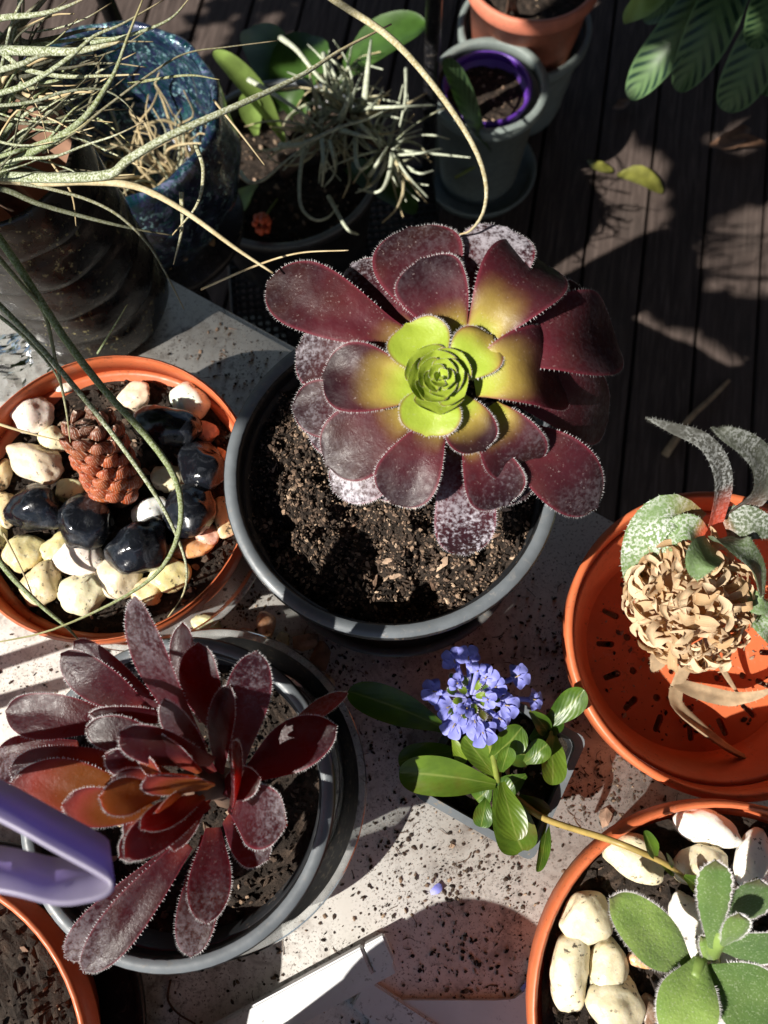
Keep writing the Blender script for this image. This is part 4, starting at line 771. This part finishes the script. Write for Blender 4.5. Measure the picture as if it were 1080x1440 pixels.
for i in range(30):
    a, r = random.uniform(0, 6.28), .08 * math.sqrt(random.random()); p = ct + V((r * math.cos(a), r * math.sin(a), .44)); d = V((random.uniform(-1, 1), random.uniform(-1, 1), .5)).normalized(); mb = MB()
    leaf_mesh(mb, [p, p + d * .015 + V((0, 0, .008)), p + d * .032], .012, V((random.uniform(-.4, .4), random.uniform(-.4, .4), 1)), .5, .0006, .5, .4, 1.6, nu=8, nv=4, wave=.3); mb.build('dry_leaf', M['straw'], mbr)
# ================================================================== stringy air plant in the black vase
til = thing('stringy_air_plant', 'stringy grey green air plant with long trailing leaves spilling from the ribbed vase', 'air plant', (cv.x, cv.y, .66))
def strand(P, w, col=(0, 0, 0), w1=None, par=None, mat='till', n=30, name='leaf', flat=.75, pw=1.4):
    S = [at(*p) for p in P]; s = pxm(S[len(S) // 2]); mb = MB(); tube(mb, S, w * s / 2, (w1 if w1 is not None else max(1.6, w * .18)) * s / 2, n, 7, flat=flat, power=pw)
    o = mb.build(name, M[mat], par or til); o.color = (*col, 1); return o
hub = at(-30, 240, .80); hx, hy = -30, 240
mb = MB(); tube(mb, [V((cv.x, cv.y, .648)), V((cv.x - .004, cv.y + .004, .72)), hub], .012, .009, 12, 8); mb.build('stem', M['stem'], til)
G = (0, .45, 0); T_ = (.9, 0, 0); D_ = (0, 0, .8)
for P, w, c in [([(-30, 246, .80), (60, 250, .835), (150, 246, .85), (180, 225, .86), (240, 190, .868), (330, 150, .87), (420, 108, .862), (480, 70, .855), (550, 34, .846)], 19, (0, 0, 0)),
                ([(-30, 250, .80), (60, 256, .83), (120, 255, .842), (190, 262, .848), (255, 294, .85), (330, 348, .85), (384, 384, .846)], 16, (.75, 0, 0)),
                ([(300, -120, .86), (400, -50, .88), (470, 0, .89), (540, 46, .892), (590, 96, .89), (640, 162, .884), (672, 218, .876), (684, 264, .868), (679, 300, .862), (662, 324, .858), (645, 330, .856)], 13, (.55, 0, 0)),
                ([(-30, 300, .80), (10, 350, .815), (90, 474, .805), (150, 552, .79), (205, 612, .78), (243, 665, .772), (255, 712, .764), (249, 758, .752), (228, 798, .742), (190, 830, .732), (130, 862, .722), (60, 890, .712), (-20, 906, .708)], 12, (0, .5, 0)),
                ([(-30, 400, .80), (40, 470, .80), (100, 538, .792), (160, 612, .78), (215, 690, .766), (245, 745, .754), (262, 795, .742), (258, 835, .73), (236, 868, .716)], 9, (0, .15, 0)),
                ([(-30, 330, .81), (30, 400, .815), (62, 440, .808), (78, 505, .796), (92, 570, .785), (99, 622, .778)], 8, (.35, .3, .1)),
                ([(-20, 760, .72), (14, 808, .722), (56, 850, .718), (96, 884, .712), (112, 902, .706)], 9, (0, .5, 0)),
                ([(-20, 70, .84), (60, 72, .85), (105, 72, .856), (143, 65, .86), (175, 57, .862)], 17, (0, 0, 0)), ([(-20, 104, .84), (30, 90, .85), (60, 78, .852), (110, 72, .85)], 11, (0, 0, .1)),
                ([(-20, 136, .84), (30, 122, .852), (61, 106, .86), (102, 77, .868), (132, 51, .872), (173, 33, .874), (230, 0, .87)], 10, (0, .1, 0)), ([(-20, 150, .84), (41, 144, .852), (92, 129, .856), (143, 126, .852), (178, 146, .845), (200, 180, .835)], 6, (0, 0, .35)),
                ([(-30, 248, .80), (41, 216, .835), (92, 187, .85), (124, 160, .856), (147, 126, .862), (163, 98, .866), (180, 51, .872), (202, -4, .878)], 14, (0, .35, 0)), ([(60, 215, .83), (112, 181, .84), (143, 155, .845), (220, 98, .85), (265, 74, .85), (320, 66, .85), (392, 57, .846)], 5, (.4, 0, .5)),
                ([(-20, 30, .85), (10, 24, .86), (55, 20, .865), (94, 9, .868), (130, -8, .87)], 12, (0, .1, 0)), ([(-30, 262, .80), (10, 268, .825), (55, 287, .83), (130, 308, .832), (190, 322, .83), (242, 331, .826)], 10, (0, .2, .7)),
                ([(30, 258, .825), (68, 265, .83), (124, 281, .836), (168, 304, .838), (207, 342, .834), (233, 384, .828), (259, 435, .82)], 6, (.2, 0, .45)), ([(70, 225, .83), (96, 263, .832), (104, 286, .828), (107, 318, .82)], 3.5, (1, 0, .1)),
                ([(137, 497, .74), (160, 460, .765), (179, 428, .78)], 4, (0, .5, 0)), ([(128, 60, .86), (180, 50, .865), (237, 28, .868), (268, -4, .87)], 7, (0, .2, 0)), ([(180, 118, .84), (261, 106, .845), (309, 112, .842)], 5, (.3, .4, 0)), ([(255, 270, .8), (256, 320, .79), (244, 372, .775)], 7, (.3, 0, 0)),
                ([(276, 205, .81), (286, 240, .81), (277, 288, .80), (242, 331, .79)], 7, (.25, 0, 0)), ([(283, 407, .80), (359, 374, .82), (420, 356, .832), (490, 352, .838)], 4, (1, 0, 0)), ([(300, 140, .82), (340, 190, .81), (372, 232, .80)], 4, (.9, 0, .1)),
                ([(-20, 430, .79), (30, 470, .79), (75, 520, .785), (92, 560, .78)], 6, (0, .2, 0)), ([(-20, 590, .74), (30, 606, .745), (84, 620, .745)], 5, (.9, 0, 0)), ([(5, 750, .72), (30, 800, .722), (46, 838, .716)], 3, (.8, 0, .1))]: strand(P, w, c)
for i in range(64):
    a = random.uniform(-1.3, .55); L = random.uniform(110, 300); x, y = hx + random.uniform(0, 60), hy + random.uniform(-190, 20); z = random.uniform(.79, .84); P = [(hx + random.uniform(-6, 6), hy + random.uniform(-10, 10), .79), (x, y, z)]
    for k in range(4): a += random.uniform(-.35, .35); x += math.cos(a) * L / 5; y += math.sin(a) * L / 5; z += random.uniform(-.004, .012); P.append((x, y, min(.87, z)))
    strand(P, random.choice([3.5, 4, 6, 8, 10]), random.choice([(0, 0, 0), (0, .1, 0), (1, 0, 0), (0, .4, 0), (.2, 0, .6), (0, 0, .85)]), 1.5, n=22)
# ================================================================== grey pot with pale air plant
gz = .30; cg = at(396, 226, gz); gp = pot('wide_grey_pot', 'wide black pot with blue grey rim below the table edge', (cg.x, cg.y), .123, .11, gz, .142, M['black_pl'], M['grey_rim'], .008, .016)
soil_bed('dark leaf litter in the wide grey rimmed pot', (cg.x, cg.y, gz - .03), .13, 700, .008, .006, 31, 22, chips=10)
air = thing('pale_air_plant', 'pale silver green air plant with curling leaves on the wide grey rimmed pot', 'air plant', (cg.x, cg.y, gz - .02))
AZ = .40
for P, w in [([(395, 53), (418, 71), (447, 107), (484, 142)], 10), ([(350, 112), (400, 142), (453, 180)], 9), ([(393, 204), (420, 204), (447, 193), (480, 178), (518, 167), (548, 152)], 9), ([(480, 166), (488, 145), (492, 130)], 14), ([(571, 96), (571, 120), (569, 144), (562, 178)], 6), ([(513, 140), (518, 89), (522, 55)], 10),
             ([(505, 152), (560, 150), (612, 148)], 7), ([(476, 182), (505, 190), (535, 197)], 9), ([(430, 196), (422, 244), (423, 289), (442, 309), (462, 305), (475, 289)], 6.5), ([(500, 196), (501, 227), (509, 238), (525, 228)], 8), ([(552, 215), (545, 252), (531, 270), (504, 266)], 7.5), ([(462, 276), (487, 320), (504, 330)], 7),
             ([(337, 241), (350, 256), (372, 252), (400, 228), (430, 205)], 7.5), ([(453, 196), (455, 233), (453, 262)], 8), ([(464, 198), (469, 222), (472, 242)], 6), ([(520, 247), (532, 228), (546, 205)], 9), ([(555, 218), (571, 244), (602, 278)], 4), ([(575, 238), (592, 244), (610, 240)], 5), ([(560, 218), (593, 215), (621, 209)], 5), ([(455, 75), (458, 100), (460, 118)], 8), ([(462, 88), (470, 105), (476, 115)], 7)]:
    n = len(P); Q = [(p[0], p[1], AZ + .03 * math.sin(i / max(1, n - 1) * 3.1) - .02 * (1 if p[1] > 240 else 0)) for i, p in enumerate(P)]; strand(Q, w, w1=2.6, par=air, mat='air', n=20, pw=1)
for i in range(110):
    x, y = random.choice([(490, 160), (545, 210), (450, 190), (470, 150)]); a = random.uniform(0, 6.28); P = [(x, y, .36)]; L = random.uniform(40, 120); cu = random.uniform(-.7, .7)
    for k in range(4): a += cu; x += math.cos(a) * L / 4; y += math.sin(a) * L / 4; P.append((x, y, random.uniform(.31, .42)))
    o = strand(P, random.choice([3, 4, 5, 7]), random.choice([(0, 0, .1), (.6, 0, .0), (.3, 0, 0)]), 1.6, par=air, mat=random.choice(['air', 'till']), n=16)
mb = MB(); tube(mb, [V((cg.x, cg.y, gz - .028)), at(470, 185, .345), at(488, 162, .385)], .006, .005, 10, 8); mb.build('stem', M['stem'], air)
mb = MB(); tube(mb, [at(480, 175, .365), at(515, 195, .375), at(548, 212, .385)], .004, .004, 8, 8); mb.build('stem', M['stem'], air)
bl = thing('broad_leaved_plant', 'dark plant with broad green leaves growing in the wide grey rimmed pot', 'plant', (cg.x, cg.y, gz - .02))
for b, t, w, zb, zt, mt in [((400, 200), (300, 72), 34, .30, .40, 'lime'), ((360, 190), (345, 130), 30, .31, .36, 'lime'), ((470, 120), (600, 35), 70, .27, .36, 'broad'), ((400, 160), (440, 50), 80, .27, .30, 'broad'), ((350, 280), (320, 312), 36, .28, .31, 'lime'), ((360, 260), (312, 340), 30, .28, .30, 'lime'), ((430, 180), (350, 40), 70, .26, .28, 'broad'), ((480, 230), (585, 300), 50, .26, .27, 'broad')]:
    B, T = at(*b, zb), at(*t, zt); mb = MB(); leaf_mesh(mb, arch(B, T, V((0, 0, 1)), .12), w * pxm(B), V((0, 0, 1)), .3, .0008, .5, .25, 2, nu=12, nv=6); mb.build('leaf', M[mt], bl)
mb = MB(); tube(mb, [V((cg.x, cg.y, gz - .03)), V((cg.x, cg.y + .01, gz + .0))], .008, .006, 4, 7); mb.build('stem', M['stem'], bl)
be = thing('berry_cluster', 'small cluster of orange berries beside the iridescent vase', 'berries', tuple(at(368, 315, .31)))
for i in range(22):
    d = V((random.gauss(0, 1), random.gauss(0, 1), random.gauss(0, 1))).normalized(); me = pebble_mesh(.0042, .0042, .0042, 500 + i % 3, 4, 8, 2) if i < 3 else me; me.materials.clear(); me.materials.append(M['berry']); o = bpy.data.objects.new('berry', me); COL.objects.link(o); o.parent = be; o.location = d * .011
mb = MB(); tube(mb, [at(368, 315, .31), at(376, 300, .28), at(390, 280, gz - .03)], .0015, .0015, 6, 6); mb.build('stem', M['green_stem'], be)
# rack with a mesh shelf and posts
rk = thing('metal_rack', 'black metal rack with a wire mesh shelf under the wide grey rimmed pot', 'rack', (.0, .7, 0)); P0 = at(600, 300, 0)
for p, zt_ in ((V((P0.x, P0.y, 0)), 1.15), (V((P0.x, P0.y - .36, 0)), .13), (V((-.27, P0.y + .02, 0)), 1.15), (V((-.2, P0.y - .36, 0)), .13)):
    mb = MB(); tube(mb, [p, V((p.x, p.y, zt_))], .011, .011, 6, 12); mb.build('post', M['black_metal'], rk)
mb = MB(); x0, x1, y0, y1 = -.2, P0.x, P0.y - .36, P0.y
for i in range(30): x = x0 + (x1 - x0) * i / 29; box(mb, (x, (y0 + y1) / 2, .118), .0045, y1 - y0, .004)
for i in range(30): y = y0 + (y1 - y0) * i / 29; box(mb, ((x0 + x1) / 2, y, .1215), x1 - x0, .0045, .0035)
o = mb.build('mesh_shelf', M['black_metal'], rk, False)
for a, b in (((x0, y0), (x1, y0)), ((x0, y1), (x1, y1)), ((x0, y0), (x0, y1)), ((x1, y0), (x1, y1))):
    mb = MB(); tube(mb, [V((*a, .114)), V((*b, .114))], .006, .006, 2, 8); mb.build('rail', M['black_metal'], rk)
# ================================================================== pots on the deck
cp = at(688, 118, .215); gg = pot('grey_green_pot', 'tall grey green pot in a matching saucer holding a purple pot', (cp.x, cp.y), .008, .068, .215, .094, M['grey_green'], None, .010, .02)
saucer('plant_saucer', 'grey green saucer under the tall grey green pot on the deck', (cp.x, cp.y), .003, .085, .03, .1, M['grey_green'])
pot('purple_pot', 'purple plastic pot set inside the tall grey green pot', (cp.x - .003, cp.y), .1, .05, .212, .071, M['purple_pl'], None, .003, .012)
soil_bed('dark soil with scraps in the purple pot', (cp.x - .003, cp.y, .188), .065, 300, .005, .004, 41, 14, chips=8)
p2 = thing('spotted_leaf_plant', 'leaning plant with a spotted green leaf beside the tall grey green pot', 'plant', tuple(at(640, 250, .1)))
mb = MB(); leaf_mesh(mb, [at(690, 210, .16), at(665, 170, .24), at(640, 115, .30), at(622, 85, .33)], 44 * pxm(at(650, 150, .25)), V((.5, -.3, .8)), .25, .001, .45, .25, 1.8, nu=14, nv=6); mb.build('leaf', M['cala'], p2)
mb = MB(); tube(mb, [at(640, 250, .1), at(680, 226, .13), at(690, 210, .162)], .003, .002, 8, 6); mb.build('stem', M['green_stem'], p2)
cq = at(742, 12, .2); pot('ribbed_grey_pot', 'grey ribbed outer pot holding a salmon coloured pot', (cq.x, cq.y), .002, .085, .17, .112, M['grey_green'], None, .008, .02, rings=.002)
pot('salmon_pot', 'salmon terracotta pot nested in the grey ribbed pot', (cq.x, cq.y), .09, .08, .27, .108, M['terra_pale'], None, .006, .024)
soil_bed('dark soil in the salmon terracotta pot', (cq.x, cq.y, .245), .097, 200, .006, .004, 51, 12)
sh = thing('bare_stemmed_plant', 'plant with thin bare dark stems rising from the salmon pot', 'plant', (cq.x, cq.y, .245))
for i in range(5):
    mb = MB(); a = random.uniform(0, 6.28); p = V((cq.x - .05 + random.uniform(-.02, .02), cq.y - .06, .245)); tube(mb, [p, p + V((random.uniform(-.02, .01), -.03, .06)), p + V((random.uniform(-.04, .01), -.02, .16)), p + V((random.uniform(-.05, .02), .0, .26))], .003, .0012, 10, 6); mb.build('stem', M['stem'], sh)
# ---- striped leaf plant, its pot out on the deck
cc = V((1.08, 1.5, 0)); pot('dark_floor_pot', 'dark round pot of the striped leaf plant on the deck', (cc.x, cc.y), .001, .1, .2, .125, M['black_pl'])
soil_bed('soil in the dark pot of the striped leaf plant', (cc.x, cc.y, .175), .112, 150, .006, .004, 61, 12)
cal = thing('striped_leaf_plant', 'plant with large arching green leaves striped in dark bands above the deck', 'plant', (cc.x, cc.y, .175))
for P, w, mt in [([(1060, -70, .40), (1020, -5, .40), (985, 70, .36), (952, 128, .31)], 66, 'cala'), ([(1020, -60, .42), (976, 12, .38), (925, 85, .33), (884, 138, .28)], 62, 'cala'), ([(1130, -20, .40), (1085, 40, .38), (1045, 110, .33), (1018, 156, .29)], 70, 'cala'), ([(960, -60, .42), (915, -8, .42), (876, 28, .38)], 44, 'lime'), ([(1000, -60, .36), (945, -5, .34), (905, 30, .31)], 46, 'cala'), ([(1150, 40, .34), (1100, 90, .33), (1065, 130, .3)], 60, 'cala'), ([(1100, -60, .45), (1075, 20, .42), (1060, 70, .4)], 56, 'cala')]:
    S = [at(*p) for p in P]; mb = MB(); leaf_mesh(mb, S, w * pxm(S[1]), V((-.15, -.2, 1)), .28, .0008, .5, .35, 2.2, nu=18, nv=8, wave=.04); mb.build('leaf', M[mt], cal)
    mb = MB(); tube(mb, [V((cc.x, cc.y, .17)), (V((cc.x, cc.y, .17)) + S[0]) / 2 + V((0, 0, .12)), S[0], S[0].lerp(S[1], .3)], .0035, .002, 12, 6); mb.build('stalk', M['green_stem'], cal)
# ---- fallen leaves, and a pale strip standing for a sun streak, on the deck
for P, w, mt, l in [([(868, 246), (900, 250), (932, 271)], 30, 'yellow_leaf', 'yellow green fallen leaf on the dark deck'), ([(998, 205), (1030, 200), (1052, 178)], 30, 'brown_leaf', 'curled brown fallen leaf on the deck below the striped leaves'), ([(1010, 208), (1045, 200), (1078, 205)], 22, 'brown_leaf', 'narrow brown fallen leaf on the deck below the striped leaves'), ([(826, 225), (842, 236), (862, 240)], 18, 'yellow_leaf', 'small dull fallen leaf beside the yellow green one'), ([(862, 152), (874, 148), (884, 140)], 16, 'brown_leaf', 'small tan fallen leaf under the striped leaves')]:
    S = [at(p[0], p[1], .006 + .008 * (i == 1)) for i, p in enumerate(P)]; mb = MB(); leaf_mesh(mb, S, w * pxm(S[1]), V((0, 0, 1)), .25, .0006, .45, .2, 1.7, nu=10, nv=6); tag(mb.build('fallen_leaf', M[mt], origin=S[1]), l, 'leaf', 'fallen leaves on the deck')
mb = MB(); S = [at(935, 640, .004), at(958, 606, .010), at(972, 586, .012), at(1000, 560, .008), at(1025, 535, .004)]; tube(mb, S, .0065, .003, 14, 7); tag(mb.build('sun_streak', M['withered'], origin=S[1]), 'pale bent strip standing for a sun streak on the dark deck', 'sun_streak')  # pale strip modelled where a streak of sun falls on the boards
# ================================================================== small things on the table
def bar(name, a, b, w, th, z, label, ridge=True, notch=None, tilt=0):
    A, B = at(*a, z), at(*b, z); d = (B - A).normalized(); s = V((-d.y, d.x, 0)); t = thing(name, label, 'peg', tuple(A), 'white plastic strips'); L = (B - A).length; W = w * pxm(B); rot = Matrix((d, s, V((0, 0, 1)))).transposed()
    cut = L - notch * pxm(B) if notch else L
    mb = MB(); box(mb, A + d * (cut / 2) + V((0, 0, th / 2)), cut, W, th, rot, bev=.0012); mb.build('strip', M['white_pl'], t, False)
    if notch: mb = MB(); box(mb, A + d * ((cut + L) / 2 + .0006) + V((0, 0, th / 2 - .0006)), L - cut - .0012, W * .96, th - .0012, rot, bev=.0012); mb.build('tip', M['white_pl'], t, False)
    if ridge: mb = MB(); box(mb, A + d * (L / 2) - s * (W / 2 + .003) + V((0, 0, th * .28)), L * .97, .008, th * .5, rot, bev=.001); mb.build('flange', M['white_pl'], t, False)
    return t
bar('plastic_strip', (240, 1495), (548, 1328), 38, .011, TZ + .0065, 'white plastic strip with a notched tip lying across the other strip', True, 34)
bar('plastic_strip', (505, 1392), (660, 1495), 44, .006, TZ + .0004, 'flat white plastic strip lying under the notched one', False)
# pale tray frame with a rounded inner corner
tr = MB(); zt_ = TZ + .0005; cin = [(744, 1348), (744, 1360), (742, 1376), (736, 1392), (722, 1402), (700, 1404), (620, 1404), (520, 1404)]; cout = [(776, 1348), (776, 1360), (776, 1376), (776, 1440), (776, 1480), (700, 1480), (620, 1480), (520, 1480)]
a_ = [at(*p, zt_) for p in cin]; b_ = [at(*p, zt_) for p in cout]; n = len(a_); up_ = V((0, 0, .004))
vs = a_ + b_ + [p + up_ for p in a_] + [p + up_ for p in b_]; fs = [(i, i + 1, n + i + 1, n + i) for i in range(n - 1)] + [(2 * n + i, 3 * n + i, 3 * n + i + 1, 2 * n + i + 1) for i in range(n - 1)] + [(i, 2 * n + i, 2 * n + i + 1, i + 1) for i in range(n - 1)] + [(n + i, n + i + 1, 3 * n + i + 1, 3 * n + i) for i in range(n - 1)] + [(0, n, 3 * n, 2 * n), (n - 1, 3 * n - 1, 4 * n - 1, 2 * n - 1)]
tr.add(vs, fs); tag(tr.build('tray_frame', M['white_pl'], smooth=False, origin=a_[0]), 'flat pale plastic tray frame with rounded inner corner beside the pebble pot', 'tray')
# lilac loop
lp = [(-580, 1130, .70), (-480, 1095, .82), (-330, 1040, .87), (-130, 1090, .895), (0, 1152, .902), (80, 1196, .903), (138, 1228, .903), (157, 1243, .903), (150, 1256, .903), (125, 1265, .903), (78, 1269, .903), (0, 1252, .903), (-150, 1235, .895), (-330, 1220, .87), (-460, 1200, .82), (-560, 1180, .70)]
S = catmull([at(*p) for p in lp], 120); mb = MB(); dn = at(80, 1146, .885) - at(82, 1200, .903); th = .0011; vs = []; fs = []
for i, p in enumerate(S):
    t = (S[min(i + 1, 120)] - S[max(i - 1, 0)]); t.z = 0; t.normalize(); s = V((-t.y, t.x, 0))
    vs += [p + s * th, p - s * th, p - s * th + dn, p + s * th + dn]
for i in range(120):
    for k in range(4): fs.append((i * 4 + k, i * 4 + (k + 1) % 4, i * 4 + 4 + (k + 1) % 4, i * 4 + 4 + k))
mb.add(vs, fs); lo = thing('plastic_loop', 'lilac plastic band bent into a loop beside the dark purple succulent', 'band', tuple(at(-510, 1150, TZ)))
mb.build('band', M['strap'], lo)
for q in (S[0], S[-1]):
    mb = MB(); box(mb, V((q.x, q.y, (TZ + .7) / 2)), .006, .03, .7 - TZ + .02, bev=.001); mb.build('tab', M['strap'], lo)
# crumpled clear bag behind the left pot
mb = MB(); c = at(20, 520, TZ); nn = 26; vs = []; fs = []; uv = []
for i in range(nn + 1):
    for j in range(nn + 1):
        x, y = (i / nn - .5) * .11, (j / nn - .5) * .07; e = max(0, 1 - (2 * i / nn - 1) ** 2) * max(0, 1 - (2 * j / nn - 1) ** 2); q = V((x * 60, y * 60, 4))
        h = e ** .6 * (.016 + .014 * mnoise.fractal(q * .45, 1, 2, 4) + .006 * abs(mnoise.noise(q * 1.6))); vs.append(c + V((x, y, .001 + max(0, h)))); uv.append((0, 0))
for i in range(nn):
    for j in range(nn): a = i * (nn + 1) + j; fs.append((a, a + 1, a + nn + 2, a + nn + 1))
mb.add(vs, fs); tag(mb.build('clear_film', M['film'], smooth=False, origin=c), 'crumpled clear plastic film between the ribbed vase and the terracotta pot', 'film')
# loose dry twigs and a fallen petal on the table
for P, l in [([(240, 1378), (236, 1405), (250, 1425), (275, 1440)], 'thin dark rootlet on the table beside the grey rimmed pot')]:
    S = [at(*p, TZ + .0015) for p in P]; mb = MB(); tube(mb, S, .0009, .0006, 14, 5); tag(mb.build('rootlet', M['stem'], origin=S[0]), l, 'rootlet')
for i, (x, y, l) in enumerate([(606, 1256, 'fallen blue petal on the lit table'), (733, 1392, 'fallen violet petal by the rounded tray corner')]):
    p = at(x, y, TZ + .002); mb = MB(); leaf_mesh(mb, [p, p + V((.004, .002, .002)), p + V((.008, .005, 0))], .006, V((0, 0, 1)), .3, .0005, .6, .4, 2, nu=6, nv=4, wave=.2); tag(mb.build('fallen_petal', M['petal'], origin=p), l, 'petal')

# unseen tall pot, added to shade the table around the white strips
A_, B_ = at(593, 1340, TZ), at(766, 1263, TZ); u_ = (B_ - A_).normalized(); q_ = A_ - u_ * .165 - V((-u_.y, u_.x, 0)) * .078
pot('shade_pot', 'unseen tall black pot added to shade the near side of the table', (q_.x, q_.y), TZ + .002, .06, .772, .077, M['black_pl'], None, .004, .014)
# ================================================================== out of view: tree, board wall and board roof added to shade this corner
sd_ = toward.copy(); LIT = []
for px, py, r in [(790, 265, .035), (850, 262, .04), (800, 372, .042), (850, 345, .035), (762, 320, .03), (1035, 190, .038), (968, 488, .03), (1062, 560, .035), (955, 600, .03), (975, 575, .025), (790, 40, .07), (770, 90, .05), (880, 140, .02)]: LIT.append((at(px, py, .0), r))
for px, py, z, r in [(490, 160, .40, .11), (440, 210, .38, .10), (545, 215, .38, .08), (400, 110, .38, .10), (230, 180, .58, .14), (180, 90, .58, .12), (330, 330, .35, .08), (700, 30, .22, .08), (735, 45, .2, .06), (660, 75, .22, .05), (715, 62, .22, .04), (645, 130, .28, .04), (938, 110, .32, .022), (1068, 55, .36, .02), (540, 320, .0, .09), (590, 130, .4, .05)]: LIT.append((at(px, py, z), r))
for c, r in ((O1, .108), (V((CBL[0], CBL[1], .80)), .14), (at(1000, 680, .75), .10), (at(972, 850, .70), .085), (at(1030, 960, .65), .08), (V((cv.x, cv.y, .72)), .03), (V((CB[0], CB[1], .74)), .09), *[(at(x, y, z), .022) for x, y, z in ((640, 162, .884), (672, 218, .876), (684, 264, .868), (590, 96, .89), (540, 46, .892), (480, 70, .855), (420, 108, .862), (370, 132, .866), (330, 150, .87), (285, 170, .87), (240, 190, .868), (300, 325, .85), (255, 294, .85), (190, 262, .848), (350, 365, .85))], (at(150, 60, .86), .06), (at(50, 90, .86), .06), (at(180, 130, .86), .05), (at(100, 200, .84), .06)): LIT.append((c, r))
def shades(p):
    "would a leaf at p keep the sun off the table top, its plants or the other sunlit spots?"
    q = p - sd_ * ((p.z - .6) / sd_.z)
    if -.75 < q.dot(e_) < .55 and q.dot(n_) < D0 + .005: return True
    for c, r in LIT:
        d = p - c; t = d.dot(sd_)
        if t > 0 and (d - sd_ * t).length < r: return True
    return False
tree = thing('shade_tree', 'unseen small leafy tree added to shade the deck boards', 'tree', (-1.0, .95, 0))
mb = MB(); tube(mb, [V((-1.0, .95, -.16)), V((-.98, .93, .5)), V((-.96, .86, 1.0)), V((-.9, .8, 1.5)), V((-.88, .75, 1.9))], .04, .02, 16, 10); mb.build('trunk', M['stem'], tree)
limb = MB()
for i in range(14):
    a = random.uniform(0, 6.28); p = V((-.9, .8, random.uniform(1.35, 1.8))); q = p + V((math.cos(a) * random.uniform(.2, .5), math.sin(a) * random.uniform(.3, .7), random.uniform(.1, .5)))
    if not shades(q) and not shades(p.lerp(q, .5)): tube(limb, [p, p.lerp(q, .5) + V((0, 0, .05)), q], .012, .004, 6, 6)
limb.build('limb', M['stem'], tree)
cro = MB()  # added crown, leaves left out along sun rays so chosen spots stay lit
for k in range(90000):
    p = V((random.gauss(-.85, .2), random.uniform(-.5, 1.9), random.uniform(1.0, 2.75)))
    if mnoise.noise(p * 3.1) < -.42 or shades(p): continue
    a = random.uniform(0, 6.28); t = V((math.cos(a), math.sin(a), random.uniform(-.7, .3))).normalized(); s = t.cross(V((random.uniform(-.6, .6), random.uniform(-.6, .6), 1))).normalized(); n = s.cross(t); L = random.uniform(.05, .095); w = L * .32
    if shades(p + t * L) or shades(p + t * L * .5): continue
    cro.add([p, p + t * L * .45 + s * w + n * .004, p + t * L, p + t * L * .45 - s * w + n * .004], [(0, 1, 2), (0, 2, 3)])
    if len(cro.f) > 70000: break
o = cro.build('crown', M['foliage'], tree, False)
hw_ = thing('shade_wall', 'unseen dark board wall added to cut the sky light', 'wall', (1.9, 0, 0)); mb = MB()  # added out of view to block sky light from the right
for i in range(17): box(mb, (1.9, .4, .02 + .17 * i), .03, 5.2, .18, Matrix.Rotation(.06, 3, 'Y'))
mb.build('boards', M['brown_wall'], hw_, False)
vr = thing('shade_roof', 'unseen board roof added to dim the light on the deck', 'roof', (.6, .5, 2.9)); mb = MB()  # added overhead, unseen, to lower the ambient light
for i in range(17): box(mb, (.25, -.8 + .27 * i, 2.95), 3.4, .265, .025)
mb.build('boards', M['brown_wall'], vr, False)
